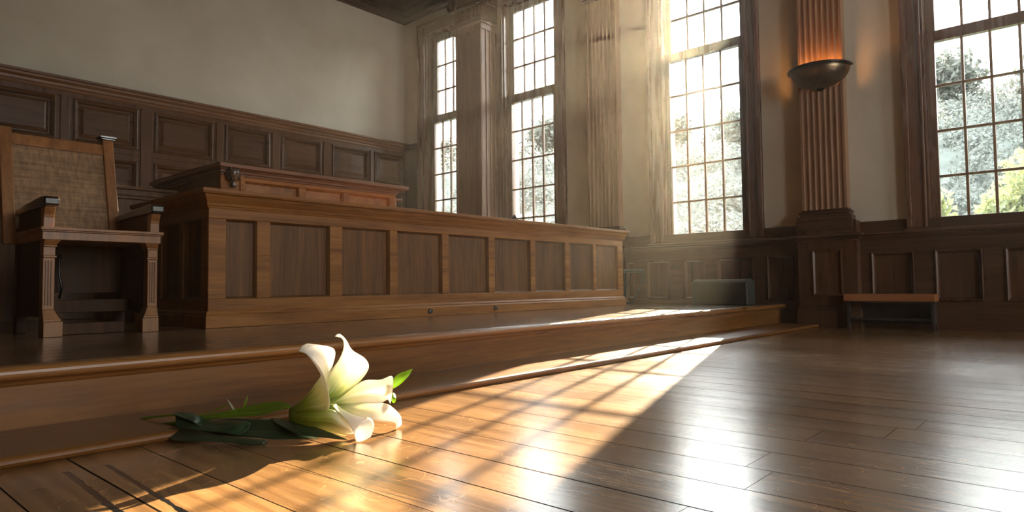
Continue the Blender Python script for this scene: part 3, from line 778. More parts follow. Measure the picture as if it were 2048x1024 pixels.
# carved corner bracket: scroll with a leaf cluster and a drop
bm = NB()
cx_, cy_, cz_ = jx0+0.075, jy0-0.045, 1.255
lathe(bm, [(0, 0.062), (0.045, 0.055), (0.050, 0.03), (0.044, 0.0), (0.030, -0.028), (0.018, -0.045), (0.024, -0.060), (0.020, -0.080), (0, -0.090)], (cx_, cy_, cz_), 14)
for k in range(26):
    a = random.uniform(0, 2*math.pi); zz = random.uniform(-0.02, 0.055); rr = 0.047 + random.uniform(-0.006, 0.006)
    r_ = bmesh.ops.create_icosphere(bm, subdivisions=1, radius=random.uniform(0.009, 0.016))
    bmesh.ops.scale(bm, vec=(0.7, 0.7, 1.3), verts=r_['verts'])
    bmesh.ops.rotate(bm, cent=(0, 0, 0), matrix=Matrix.Rotation(random.uniform(-.6, .6), 3, 'X'), verts=r_['verts'])
    bmesh.ops.translate(bm, vec=(cx_+rr*math.cos(a), cy_+rr*math.sin(a)*0.8, cz_+zz), verts=r_['verts'])
jobj('carved_bracket', bm, M['carved'], smooth=True)

# ------------------------------------------------------------------ throne-like armchair
ch = tag(empty('armchair', (0.81, 3.575, ZP), 0), 'high-backed carved wooden armchair with a woven cane back at the left', 'chair')
W_ = 0.49
def leg(x, sgn):
    bm = NB()
    # plinth, flared foot, reeded shaft, capital; x = outer edge, width grows inward
    def bx(w0, w1, d0, d1, z0, z1):
        vs = []
        for w_, d_, z in ((w0, d0, z0), (w1, d1, z1)):
            xa, xb = (x, x+w_) if sgn > 0 else (x-w_, x)
            vs.append([bm.verts.new(p) for p in ((xa, -d_+0.04, z), (xb, -d_+0.04, z), (xb, 0.07, z), (xa, 0.07, z))])
        for i in range(4): bm.faces.new((vs[0][i], vs[0][(i+1) % 4], vs[1][(i+1) % 4], vs[1][i]))
        bm.faces.new(vs[0][::-1]); bm.faces.new(vs[1])
    bx(0.076, 0.076, 0.055, 0.055, 0, 0.070); bx(0.070, 0.070, 0.050, 0.050, 0.070, 0.082); bx(0.066, 0.046, 0.046, 0.030, 0.082, 0.125)
    bx(0.046, 0.046, 0.028, 0.028, 0.125, 0.365); bx(0.052, 0.052, 0.034, 0.034, 0.365, 0.375); bx(0.047, 0.047, 0.030, 0.030, 0.375, 0.415)
    bx(0.053, 0.053, 0.036, 0.036, 0.415, 0.423); bx(0.050, 0.066, 0.034, 0.046, 0.423, 0.448)
    l = obj('leg', bm, M['chair'], ch, bevel=0.002)
    bm = NB()
    c = x + sgn*0.023
    for dx in (-0.011, 0.0, 0.011): box(bm, c+dx-0.0032, c+dx+0.0032, 0.008, 0.014, 0.145, 0.352)
    obj('reeding', bm, M['chair'], l, bevel=0.0015)
leg(0.0, 1); leg(W_, -1)
for x in (-0.005, W_-0.045):
    bm = NB(); box(bm, x, x+0.045, 0.47, 0.52, 0, 0.45); obj('leg', bm, M['chair_shaded'], ch, bevel=0.003)
bm = NB()
for e, a, b in ((0.0, 0.448, 0.485), (0.008, 0.485, 0.492), (0.016, 0.492, 0.505)): box(bm, -0.008-e*0.6, W_+0.008+e*0.6, -0.006-e, 0.52, a, b)
obj('seat', bm, M['chair'], ch, bevel=0.002)
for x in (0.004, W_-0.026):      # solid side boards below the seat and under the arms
    bm = NB(); box(bm, x, x+0.022, 0.05, 0.50, 0.09, 0.448); obj('side_board', bm, M['chair_shaded'], ch, bevel=0.002)
    bm = NB(); poly_prism(bm, [(0.03, 0.505), (0.50, 0.505), (0.50, 0.60), (0.03, 0.60)], lambda p, q, a: (a, p, q), x, x+0.022); obj('arm_board', bm, M['chair_shaded'], ch, bevel=0.002)
bm = NB(); box(bm, 0.03, W_-0.03, 0.46, 0.485, 0.20, 0.448); obj('back_board', bm, M['chair_shaded'], ch)
bm = NB(); box(bm, 0.03, W_-0.03, 0.30, 0.33, 0.10, 0.165); box(bm, 0.08, W_-0.12, 0.10, 0.135, 0.0, 0.055); obj('stretcher', bm, M['chair_shaded'], ch, bevel=0.003)
bm = NB(); tube(bm, catmull([(0.165, 0.42, 0.17), (0.17, 0.40, 0.23), (0.16, 0.41, 0.30), (0.165, 0.42, 0.40)], 5), 0.006); obj('under_seat_rod', bm, M['metal'], ch, smooth=True)
for s, x in ((1, -0.012), (-1, W_+0.014)):
    bm = NB()
    xa, xb = (x, x+0.062) if s > 0 else (x-0.062, x)
    # arm post in front (concave curve out to the arm)
    poly_prism(bm, [(0.045, 0.505), (0.0, 0.505), (0.0, 0.548), (-0.004, 0.565), (-0.014, 0.585), (-0.020, 0.597), (0.045, 0.597)], lambda p, q, a: (a, p, q), xa+0.008, xb-0.012)
    obj('arm_post', bm, M['chair'], ch, bevel=0.002)
    bm = NB()
    poly_prism(bm, [(-0.030, 0.600), (-0.036, 0.612), (-0.036, 0.634), (-0.028, 0.646), (0.03, 0.650), (0.25, 0.640), (0.50, 0.622), (0.50, 0.592), (0.25, 0.600), (0.02, 0.598)], lambda p, q, a: (a, p, q), xa, xb)
    obj('armrest', bm, M['arm'], ch, bevel=0.008, segs=3)
def rake(z): return 0.47 + (z-0.45)*0.27
for x0_, x1_ in ((-0.062, -0.008), (0.415, 0.468)):
    bm = NB()
    vs = []
    for z in (0.45, 1.075):
        y = rake(z); vs.append([bm.verts.new(p) for p in ((x0_, y, z), (x1_, y, z), (x1_, y+0.05, z), (x0_, y+0.05, z))])
    for i in range(4): bm.faces.new((vs[0][i], vs[0][(i+1) % 4], vs[1][(i+1) % 4], vs[1][i]))
    bm.faces.new(vs[0][::-1]); bm.faces.new(vs[1])
    p_ = obj('back_post', bm, M['chair'], ch, bevel=0.004)
    if x0_ > 0:
        bm = NB(); y = rake(1.08)
        box(bm, x0_-0.010, x1_+0.010, y-0.012, y+0.062, 1.075, 1.085); box(bm, x0_-0.016, x1_+0.016, y-0.018, y+0.068, 1.085, 1.098)
        obj('post_cap', bm, M['arm'], p_, bevel=0.003)
def slab(bm, x0_, x1_, za, zb, f0, f1):
    vs = []
    for z in (za, zb):
        y = rake(z); vs.append([bm.verts.new(p) for p in ((x0_, y+f0, z), (x1_, y+f0, z), (x1_, y+f1, z), (x0_, y+f1, z))])
    for i in range(4): bm.faces.new((vs[0][i], vs[0][(i+1) % 4], vs[1][(i+1) % 4], vs[1][i]))
    bm.faces.new(vs[0][::-1]); bm.faces.new(vs[1])
bm = NB(); slab(bm, -0.008, 0.415, 0.985, 1.045, 0.006, 0.042); obj('back_rail', bm, M['chair'], ch, bevel=0.003)
bm = NB(); slab(bm, -0.008, 0.415, 0.50, 0.53, 0.006, 0.042); obj('back_rail', bm, M['chair'], ch, bevel=0.003)
bm = NB(); slab(bm, -0.008, 0.415, 0.53, 0.985, 0.018, 0.024); obj('cane_back', bm, M['cane'], ch)

# ------------------------------------------------------------------ things by the window wall
st = tag(empty('low_bench', (6.42, 1.325, 0)), 'low wooden bench with an orange-brown top and a shelf against the window wall', 'bench')
bm = NB(); box(bm, -0.02, 0.16, -0.35, 0.355, 0.245, 0.31); obj('seat', bm, M['stool_top'], st, bevel=0.006)
bm = NB(); box(bm, -0.012, 0.15, -0.345, 0.35, 0.232, 0.245); obj('apron', bm, M['stool'], st, bevel=0.002)
for y in (-0.335, 0.31):
    bm = NB(); poly_prism(bm, [(0.0, 0.0), (0.03, 0.0), (0.045, 0.05), (0.11, 0.05), (0.125, 0.0), (0.15, 0.0), (0.15, 0.232), (0.0, 0.232)], lambda p, q, a: (p, a, q), y, y+0.024)
    obj('leg', bm, M['stool'], st, bevel=0.002)
bm = NB(); box(bm, 0.01, 0.125, -0.311, 0.31, 0.078, 0.098); obj('shelf', bm, M['stool'], st, bevel=0.002)
bm = NB(); box(bm, 0.125, 0.14, -0.311, 0.31, 0.05, 0.232); obj('opening_shade', bm, M['stool'], st)  # added dark sheet standing in for the shade between the legs
for sg in (-1, 1):
    bm = NB(); poly_prism(bm, [(sg*0.311, 0.078), (sg*0.311, 0.04), (sg*0.27, 0.078)], lambda p, q, a: (a, p, q), 0.02, 0.035)
    obj('bracket', bm, M['stool'], st)

pz = tag(empty('upholstered_block', (6.22, 2.73, ZP)), 'dark green upholstered seat back with a rounded top on the platform by the window wall', 'seat')
bm = NB()
pr = [(-0.10, 0.0), (0.10, 0.0), (0.10, 0.20)]
for k in range(1, 10):
    a = math.pi*k/10*1.0
    pr.append((0.10*math.cos(a), 0.20 + 0.052*math.sin(a)))
pr += [(-0.10, 0.20)]
poly_prism(bm, pr, lambda p, q, a: (p, a, q), -0.285, 0.285)
obj('cushion', bm, M['leather'], pz, bevel=0.012, segs=3)
for y in (-0.272, 0.272):
    bm = NB(); tube(bm, [(p*1.015, y, q*1.01) for p, q in [(-0.10, 0.01)] + pr[::-1][:11] + [(0.10, 0.01)]], 0.0035, 6); obj('piping', bm, M['leather'], pz, smooth=True)

mt = tag(empty('metal_stand', (6.02, 3.66, ZP)), 'thin dark tubular metal stand beyond the right end of the long bench', 'stand')
for y in (0.0, 0.16):
    bm = NB()
    tube(bm, catmull([(-0.17, y, 0.363), (0.10, y, 0.368), (0.262, y, 0.366), (0.285, y, 0.352), (0.283, y, 0.325), (0.24, y, 0.25), (0.14, y, 0.12), (0.045, y, 0.004)], 5), 0.0075, 8)
    obj('side_tube', bm, M['metal'], mt, smooth=True)
bm = NB(); tube(bm, [(0.04, 0.08, 0.35), (0.02, 0.08, 0.0)], 0.014, 8); obj('post', bm, M['metal'], mt, smooth=True)
bm = NB(); box(bm, -0.18, 0.26, 0.0, 0.16, 0.335, 0.355); obj('seat', bm, M['stool'], mt, bevel=0.004)
bm = NB(); tube(bm, [(0.045, 0.0, 0.012), (0.045, 0.16, 0.012)], 0.007, 8); obj('foot_bar', bm, M['metal'], mt, smooth=True)

# bronze bowl lamp
lx = X0-0.11
la = tag(empty('bowl_wall_lamp', (lx, 1.85, 2.25)), 'half-bowl bronze uplight glowing orange on the fluted pilaster', 'lamp')
bm = NB()
pr = []
for k in range(13):
    a = math.pi/2*k/12
    pr.append((0.03 + 0.235*math.sin(a), 0.175*(1-math.cos(a))))
pr2 = [(r-0.006 if r > 0.02 else r, z+0.006) for r, z in pr[::-1]]
lathe(bm, pr + pr2, (0, 0, 0), 40, math.pi/2, 3*math.pi/2)
obj('bowl', bm, M['bronze'], la, smooth=True)
bm = NB()
lathe(bm, [(0.262, 0.168), (0.286, 0.172), (0.290, 0.182), (0.284, 0.190), (0.256, 0.188), (0.256, 0.176), (0.262, 0.168)], (0, 0, 0), 40, math.pi/2, 3*math.pi/2)
obj('rim', bm, M['bronze_dark'], la, smooth=True)
bm = NB(); lathe(bm, [(0, -0.022), (0.02, -0.018), (0.04, 0.0), (0.045, 0.012), (0, 0.012)], (0, 0, 0), 24, math.pi/2, 3*math.pi/2); obj('finial', bm, M['bronze_dark'], la, smooth=True)
bm = NB(); box(bm, -0.02, 0.0, -0.10, 0.10, 0.02, 0.17); obj('bracket', bm, M['bronze_dark'], la)
em, nt, b, out = new_mat('lamp_bulb'); b.inputs['Emission Color'].default_value = (1, 0.42, 0.12, 1); b.inputs['Emission Strength'].default_value = 12
for y in (-0.10, 0.10):
    bm = NB(); bmesh.ops.create_uvsphere(bm, u_segments=12, v_segments=8, radius=0.022); bmesh.ops.translate(bm, vec=(-0.085, y, 0.115), verts=bm.verts[:])
    obj('bulb', bm, em, la, smooth=True)
    ld = bpy.data.lights.new('lamp_light', 'POINT'); ld.energy = 3.2; ld.color = (1, 0.40, 0.11); ld.shadow_soft_size = 0.03
    lo = bpy.data.objects.new('lamp_light', ld); COL.objects.link(lo); lo.parent = la; lo.location = (-0.085, y, 0.15)
LILY_S = {
 'petal_a': [[[-0.0363,0.0871,0.0719],[-0.027,0.1067,0.0784],[-0.0154,0.1238,0.0747],[-0.0079,0.1303,0.0694]],[[-0.0285,0.0028,0.0874],[-0.0104,0.0578,0.1104],[0.0288,0.104,0.1019],[0.0413,0.105,0.0861]],[[-0.0056,-0.0532,0.0938],[0.0044,0.026,0.1488],[0.0568,0.0724,0.1434],[0.073,0.0692,0.1136]],[[-0.0067,-0.0519,0.1491],[0.009,0.0058,0.1769],[0.0594,0.0544,0.1743],[0.0697,0.0579,0.1677]],[[-0.0138,-0.0364,0.1927],[-0.0026,0.0038,0.2],[0.0447,0.0408,0.2098],[0.0647,0.0334,0.198]],[[-0.0215,-0.0126,0.2197],[-0.0157,0.0109,0.2242],[0.0266,0.031,0.2378],[0.0579,0.0108,0.2364]],[[-0.0282,0.0175,0.2389],[-0.0241,0.0281,0.2432],[0.002,0.0287,0.2569],[0.0347,0.0069,0.2546]],[[-0.038,0.0437,0.2461],[-0.0309,0.0508,0.2505],[-0.0237,0.0502,0.2588],[-0.0105,0.0428,0.2656]]],
 'petal_b': [[[-0.0073,0.1146,0.0711],[0.0102,0.125,0.0603],[0.0112,0.0938,0.0639]],[[0.0633,0.0953,0.1123],[0.0807,0.0907,0.0963],[0.062,0.0364,0.0907]],[[0.0774,0.0793,0.158],[0.1135,0.0838,0.1213],[0.106,0.0169,0.1209]],[[0.0868,0.0687,0.1826],[0.1303,0.0649,0.1569],[0.1365,-0.0025,0.1519]],[[0.0929,0.0467,0.2084],[0.1364,0.0429,0.1938],[0.1446,-0.0267,0.1874]],[[0.0954,0.0288,0.2357],[0.1259,0.0246,0.221],[0.1316,-0.0271,0.215]],[[0.0915,0.0181,0.2594],[0.1036,0.0196,0.2479],[0.1071,0.0005,0.2399]],[[0.0816,0.0143,0.2749],[0.0879,0.0147,0.2773],[0.0901,0.0046,0.2689]],[[0.0603,0.0157,0.2811],[0.0666,0.0162,0.2863],[0.0757,0.0134,0.2879]]],
 'petal_c': [[[0.0165,0.1028,0.069],[0.0266,0.1065,0.0601],[0.0313,0.1012,0.0565]],[[0.0709,0.0565,0.1012],[0.0949,0.0746,0.0818],[0.0849,0.0406,0.0817]],[[0.1164,0.0353,0.1184],[0.1409,0.068,0.0941],[0.1223,0.0286,0.0802]],[[0.1543,0.0076,0.1455],[0.1866,0.0465,0.1048],[0.1566,0.0049,0.0808]],[[0.1914,-0.0192,0.1464],[0.2183,0.0107,0.1079],[0.1913,-0.0191,0.0785]],[[0.2179,-0.0341,0.1561],[0.2248,-0.0192,0.1172],[0.2118,-0.0272,0.0866]],[[0.2167,-0.0478,0.1502],[0.2188,-0.0426,0.1166],[0.2115,-0.0419,0.0764]]],
 'petal_d': [[[0.015,0.0744,0.0657],[0.0204,0.0833,0.0569],[0.015,0.0744,0.0554]],[[0.093,0.0466,0.0817],[0.0896,0.0354,0.0729],[0.0747,0.0069,0.0715]],[[0.1448,0.0183,0.0821],[0.1412,0.0073,0.0616],[0.1128,-0.021,0.0525]],[[0.2046,-0.019,0.0767],[0.1912,-0.019,0.0572],[0.1742,-0.0299,0.0311]],[[0.2269,-0.0366,0.0611],[0.2165,-0.0325,0.046],[0.2102,-0.0405,0.0234]],[[0.2444,-0.0489,0.0348],[0.2352,-0.0461,0.0305],[0.2238,-0.0483,0.0179]],[[0.2431,-0.0549,0.0124],[0.2392,-0.0506,0.0064],[0.2289,-0.0464,0.003]]],
 'petal_e': [[[0.0041,0.0565,0.0661],[0.0064,0.0539,0.0609],[0.0141,0.0602,0.0573]],[[0.0175,-0.019,0.098],[0.0263,-0.0138,0.0985],[0.0383,-0.0048,0.0965]],[[0.0232,-0.0556,0.0826],[0.0402,-0.0446,0.0844],[0.0573,-0.0338,0.0795]],[[0.0383,-0.0877,0.0505],[0.0588,-0.0807,0.066],[0.0832,-0.063,0.0623]],[[0.0459,-0.0963,0.0259],[0.065,-0.1027,0.0448],[0.099,-0.0958,0.0582]],[[0.0522,-0.0958,0.0068],[0.0705,-0.1089,0.0218],[0.1007,-0.1129,0.0402]],[[0.0564,-0.0931,0.003],[0.0661,-0.104,0.003],[0.0879,-0.1136,0.0118]]],
 'petal_f': [[[-0.0323,0.0976,0.0803],[-0.0419,0.0858,0.0679],[-0.0322,0.0975,0.048]],[[-0.023,0.0117,0.0855],[-0.0306,0.0052,0.0645],[-0.0112,0.0436,0.0331]],[[0.0039,-0.0413,0.0917],[-0.0017,-0.0501,0.0635],[0.0214,-0.0083,0.0245]],[[0.0316,-0.0575,0.074],[0.023,-0.0704,0.0491],[0.0562,-0.0325,0.0102]],[[0.0511,-0.0719,0.0447],[0.0544,-0.0757,0.0314],[0.0694,-0.0625,0.0171]]],
 'leaf_pale': [[[-0.1738,0.3328,0.0547],[-0.1768,0.321,0.0537],[-0.1797,0.3092,0.0515]],[[-0.1347,0.2886,0.0653],[-0.1423,0.2671,0.0599],[-0.1528,0.2487,0.0564]],[[-0.0927,0.2412,0.0797],[-0.0994,0.2186,0.0675],[-0.1089,0.1992,0.059]],[[-0.0557,0.1843,0.0933],[-0.0656,0.1654,0.0811],[-0.0728,0.1434,0.0684]],[[-0.033,0.1436,0.0962],[-0.0395,0.1358,0.0909],[-0.0456,0.1126,0.0842]],[[-0.0243,0.1187,0.0907],[-0.0255,0.1125,0.0895],[-0.0267,0.1064,0.0871]]],
 'leaf_fold': [[[-0.2266,0.3923,0.0652],[-0.2312,0.3824,0.0638],[-0.233,0.3694,0.0615]],[[-0.2019,0.3644,0.0615],[-0.2227,0.3427,0.0549],[-0.2458,0.3235,0.0367]],[[-0.1794,0.3391,0.0506],[-0.2021,0.3043,0.0442],[-0.2298,0.2753,0.0344]],[[-0.153,0.2942,0.0437],[-0.178,0.247,0.0375],[-0.202,0.2289,0.03]],[[-0.1206,0.2275,0.047],[-0.1448,0.1944,0.041],[-0.1746,0.1828,0.0277]],[[-0.102,0.1914,0.0425],[-0.1285,0.1761,0.0307],[-0.156,0.1618,0.0226]],[[-0.1135,0.1742,0.0324],[-0.1218,0.1684,0.0277],[-0.1393,0.1581,0.0242]]],
 'leaf_floor': [[[-0.2688,0.3419,0.0171],[-0.2705,0.3363,0.017],[-0.2716,0.3301,0.0161]],[[-0.2553,0.3493,0.0275],[-0.2618,0.3266,0.0169],[-0.2685,0.3039,0.0093]],[[-0.2403,0.3475,0.0305],[-0.2538,0.3024,0.0169],[-0.2634,0.2679,0.0097]],[[-0.2062,0.2939,0.0259],[-0.2222,0.2366,0.0206],[-0.2299,0.2,0.0124]],[[-0.1662,0.2186,0.0132],[-0.1791,0.1728,0.0181],[-0.1902,0.1401,0.0113]],[[-0.1219,0.1385,0.0088],[-0.1365,0.1096,0.0137],[-0.1561,0.0866,0.0072]],[[-0.099,0.0974,0.0075],[-0.1116,0.0815,0.0074],[-0.1241,0.0655,0.0063]]],
 'leaf_under': [[[-0.1737,0.3326,0.0359],[-0.1823,0.3122,0.0275],[-0.1909,0.2917,0.0195]],[[-0.1234,0.2758,0.0468],[-0.1417,0.2362,0.0309],[-0.1627,0.1995,0.0153]],[[-0.0834,0.2156,0.0467],[-0.1027,0.177,0.0282],[-0.1268,0.1289,0.015]],[[-0.0467,0.159,0.0459],[-0.0641,0.1185,0.0295],[-0.0895,0.0717,0.0107]],[[-0.0293,0.1093,0.0331],[-0.0448,0.0665,0.0253],[-0.0579,0.036,0.0113]],[[-0.0072,0.0391,0.0113],[-0.018,0.0212,0.0122],[-0.0262,0.0077,0.0113]],[[-0.002,0.0031,0.0076],[-0.002,0.0031,0.0068],[-0.002,0.0031,0.006]]],
 'leaf_long': [[[-0.0472,0.1747,0.049],[-0.0508,0.1637,0.048],[-0.0545,0.1528,0.0438]],[[-0.0294,0.1094,0.0474],[-0.045,0.0818,0.0413],[-0.0633,0.0572,0.0357]],[[-0.0126,0.0452,0.0408],[-0.0315,0.0212,0.0352],[-0.0501,0.0046,0.025]],[[0.0057,-0.0207,0.0306],[-0.0053,-0.0309,0.026],[-0.0217,-0.0426,0.0208]],[[0.0236,-0.0635,0.0177],[0.0181,-0.0649,0.0169],[0.0069,-0.0749,0.0157]],[[0.0314,-0.0875,0.0119],[0.0309,-0.0869,0.0115],[0.027,-0.09,0.0119]]],
 'leaf_rear': [[[0.2517,0.0032,0.1172],[0.2526,0.0022,0.1141],[0.2537,0.0009,0.1105]],[[0.2624,0.0062,0.1401],[0.262,-0.0085,0.1303],[0.2665,-0.0135,0.1214]],[[0.2777,0.004,0.1519],[0.2724,-0.0202,0.1456],[0.2783,-0.0268,0.1367]],[[0.2927,-0.0129,0.1606],[0.2907,-0.0258,0.1552],[0.2937,-0.0291,0.1507]],[[0.3061,-0.0281,0.168],[0.3061,-0.0281,0.1671],[0.3061,-0.0281,0.1662]]],
 'leaf_low': [[[0.2439,-0.0031,0.099],[0.2439,-0.0031,0.0902],[0.2433,-0.0024,0.0814]],[[0.2555,-0.0011,0.0982],[0.2423,-0.0164,0.0874],[0.248,-0.0077,0.0699]],[[0.2596,-0.0057,0.0906],[0.2539,-0.0143,0.0834],[0.2527,-0.013,0.0725]]],
 'leaf_spike': [[[-0.1274,0.2351,0.072],[-0.1264,0.2339,0.0718],[-0.1245,0.2318,0.0731]],[[-0.1334,0.2418,0.0875],[-0.1319,0.2402,0.0875],[-0.1297,0.2377,0.0886]],[[-0.1361,0.26,0.1064],[-0.1358,0.2597,0.1062],[-0.1355,0.2593,0.1058]]],
 'leaf_sprig': [[[-0.097,0.246,0.0751],[-0.0948,0.2435,0.0744],[-0.0918,0.2401,0.0773]],[[-0.0926,0.2411,0.094],[-0.0907,0.2389,0.0918],[-0.0886,0.2365,0.0928]],[[-0.0824,0.2446,0.1106],[-0.0819,0.2441,0.1102],[-0.0811,0.2432,0.1097]]],
 'leaf_curl': [[[-0.2366,0.3735,0.0673],[-0.2399,0.3621,0.0676],[-0.2428,0.3503,0.067]],[[-0.2173,0.3667,0.0685],[-0.2241,0.3443,0.0632],[-0.231,0.3219,0.0596]],[[-0.1921,0.3384,0.0631],[-0.2076,0.3106,0.0586],[-0.2188,0.2931,0.0524]],[[-0.1825,0.3124,0.0532],[-0.1952,0.2966,0.0482],[-0.2092,0.2823,0.0433]],[[-0.1757,0.2897,0.0418],[-0.1828,0.2826,0.0389],[-0.1913,0.2771,0.037]]],
 'leaf_tuck': [[[-0.1825,0.1917,0.0199],[-0.1819,0.1911,0.0183],[-0.1811,0.1902,0.0167]],[[-0.1639,0.1708,0.0157],[-0.1705,0.1481,0.0123],[-0.1749,0.1304,0.008]],[[-0.1316,0.1192,0.0114],[-0.1389,0.1048,0.007],[-0.1461,0.0904,0.003]],[[-0.1167,0.0797,0.0086],[-0.1192,0.075,0.0067],[-0.1229,0.0717,0.0032]],[[-0.1126,0.0676,0.0065],[-0.1126,0.0676,0.0058],[-0.1126,0.0676,0.005]]],
}
LILY_T = {
 'stem': ([[-0.2701,0.6677,0.0106],[-0.2548,0.5599,0.0171],[-0.2306,0.4572,0.024],[-0.2045,0.3674,0.0406],[-0.1659,0.2936,0.0541],[-0.1262,0.2338,0.0636],[-0.0818,0.1761,0.0691],[-0.0487,0.1312,0.0805],[-0.0254,0.1048,0.0862]],0.0055),
 'stem_back': ([[-0.268,0.6653,0.0116],[-0.2404,0.5587,0.0327],[-0.2058,0.4442,0.0484],[-0.1836,0.389,0.0498],[-0.1664,0.3243,0.0529]],0.003),
 'stem_thin': ([[-0.2288,0.44,0.0121],[-0.22,0.3849,0.0315],[-0.1855,0.3309,0.044],[-0.1545,0.2808,0.063],[-0.1281,0.236,0.0754],[-0.1237,0.231,0.0748]],0.003),
 'stem_side': ([[-0.2118,0.4058,0.0375],[-0.177,0.3514,0.0534],[-0.147,0.3176,0.0664],[-0.1217,0.274,0.0878]],0.002),
}
# ------------------------------------------------------------------ the lily
lily = tag(empty('lily', (1.0, 1.6, 0.0)), 'cut white trumpet lily with green leaves lying on the floor against the step', 'flower')
for nm, rows in LILY_S.items():
    bm = NB()
    pet = nm.startswith('petal')
    surf(bm, rows, 6, 6)
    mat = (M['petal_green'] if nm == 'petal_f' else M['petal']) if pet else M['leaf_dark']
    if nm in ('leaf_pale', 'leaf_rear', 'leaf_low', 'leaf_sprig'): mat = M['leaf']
    if nm == 'leaf_spike': mat = M['leaf_white']
    part = 'petal' if pet else ('bud' if nm == 'leaf_low' else 'leaf')
    o = obj(part, bm, mat, lily, smooth=True, solid=0.0016 if pet else 0.001)
    if nm == 'leaf_spike': o['label'] = 'pale pointed leaf tip'
    if nm == 'petal_f': o['label'] = 'green-striped lower petal'
for nm, (pts, r) in LILY_T.items():
    bm = NB(); tube(bm, catmull(pts, 6), r, 8, r*0.9)
    obj('stem', bm, M['leaf'], lily, smooth=True)
# ------------------------------------------------------------------ outside
def gz(x, y):
    t_ = max(0, min(1, (math.hypot(x, y)-15)/28)); t_ = t_*t_*(3-2*t_)
    return -0.6 + t_*(9.0 + 0.5*math.sin(y*0.09+1.0) + 0.4*math.sin(y*0.31) - 0.03*y)
bm = NB()
N = 90
V = []
for i in range(N+1):
    row = []
    for j in range(N+1):
        x = 6.95 + 83*i/N; y = -45 + 150*j/N
        z = gz(x, y) + (random.uniform(-.25, .35) if math.hypot(x, y) > 25 else 0)
        row.append(bm.verts.new((x, y, z)))
    V.append(row)
for i in range(N):
    for j in range(N): bm.faces.new((V[i][j], V[i+1][j], V[i+1][j+1], V[i][j+1]))
g = tag(obj('hillside', bm, M['ground'], smooth=True), 'grassy hillside outside the windows', 'hill', kind='structure')
def leafball(bm, c, r, n, size, flat=1.0):
    uv = bm.loops.layers.uv.verify()
    for k in range(n):
        d = Vector((random.gauss(0, 1), random.gauss(0, 1), random.gauss(0, 1))).normalized()
        rr = r*(random.random()**0.4)
        p = Vector(c) + Vector((d.x*rr, d.y*rr, d.z*rr*flat))
        a = Vector((random.gauss(0, 1), random.gauss(0, 1), random.gauss(0, 1))).normalized(); b = a.orthogonal().normalized()
        s = size*random.uniform(0.6, 1.3)
        f = bm.faces.new([bm.verts.new(p + a*s*u + b*s*v*0.6) for u, v in ((-1, 0), (0, -1), (1, 0), (0, 1))])
        for lp, q in zip(f.loops, ((0, .5), (.5, 0), (1, .5), (.5, 1))): lp[uv].uv = q
def make_tree(x, y, h, r, label, bare):
    z = gz(x, y)
    t = tag(empty('tree', (x, y, z)), label, 'tree', 'trees on the hillside outside the windows')
    bm = NB(); tube(bm, catmull([(0, 0, -0.3), (0.1, 0, h*0.3), (-0.05, 0.1, h*0.6), (0, 0, h*0.92)], 4), h*0.022, 7, h*0.006)
    for k in range(11 if bare else 7):
        a = random.uniform(0, 6.28); z0 = h*random.uniform(0.3, 0.75); L = r*random.uniform(0.7, 1.1)
        tube(bm, catmull([(0, 0, z0), (L*0.4*math.cos(a), L*0.4*math.sin(a), z0+h*0.08), (L*math.cos(a+.2), L*math.sin(a+.2), z0+h*0.24)], 3), h*0.008, 5, h*0.002)
        if bare:
            for q in range(4):
                b_ = a + random.uniform(-.9, .9); m_ = random.uniform(.3, .8); s0 = Vector((L*m_*math.cos(a), L*m_*math.sin(a), z0+h*0.16*m_))
                tube(bm, [s0, s0 + Vector((math.cos(b_)*L*0.4, math.sin(b_)*L*0.4, h*0.12))], h*0.003, 4, h*0.001)
    obj('trunk', bm, M['bark'], t, smooth=True)
    bm = NB()
    if bare:
        for k in range(9): leafball(bm, (random.uniform(-r, r)*.7, random.uniform(-r, r)*.7, h*random.uniform(.5, .9)), r*0.35, 60, 0.10)
    else:
        for k in range(16):
            a = random.uniform(0, 6.28); q = r*random.uniform(0, .65)
            leafball(bm, (q*math.cos(a), q*math.sin(a), h*random.uniform(.36, .86)), r*random.uniform(.35, .55), 170, 0.17, 0.8)
    obj('crown', bm, M['foliage'], t)
TREES = [(47.3, 46, 0, 'leafy tree through the narrow corner window'), (38.3, 40, 0, 'leafy tree low in the right panes of the second window'),
         (41.6, 48, 1, 'bare-branched tree in the left panes of the second window'), (22.2, 39, 0, 'leafy tree behind the right panes of the window left of the lamp'),
         (25.0, 47, 1, 'thin bare tree behind the middle panes of the window left of the lamp'), (28.0, 40, 0, 'leafy tree behind the left panes of the window left of the lamp'),
         (2.0, 38, 0, 'tallest leafy tree, at the right side of the right-edge window'), (4.6, 47, 1, 'bare-branched tree in the middle of the right-edge window'),
         (7.4, 39, 0, 'leafy tree at the left side of the right-edge window'), (-1.6, 45, 0, 'leafy tree beyond the right edge of the view'),
         (33.5, 44, 0, 'leafy tree hidden by the wall between the second and third windows'), (52.0, 42, 0, 'leafy tree beyond the corner of the room')]
for az, D, bare, lb in TREES:
    a = math.radians(az); x, y = D*math.cos(a), D*math.sin(a)
    top = D*(0.232 + 0.03*max(0, (8-az)/8)) + 0.42
    h = max(3.0, top - gz(x, y))
    make_tree(x, y, h, 1.9, lb, bare)
bm = NB()
for k in range(420):
    az = random.choice((random.uniform(-1, 10), random.uniform(20, 30), random.uniform(36, 50)))
    a = math.radians(az); D = random.uniform(27, 40) if k % 3 else random.uniform(22, 28)
    x, y = D*math.cos(a), D*math.sin(a)
    leafball(bm, (x, y, gz(x, y) + random.uniform(0.2, 0.9)), random.uniform(0.4, 1.0), 130, 0.095, 0.9)
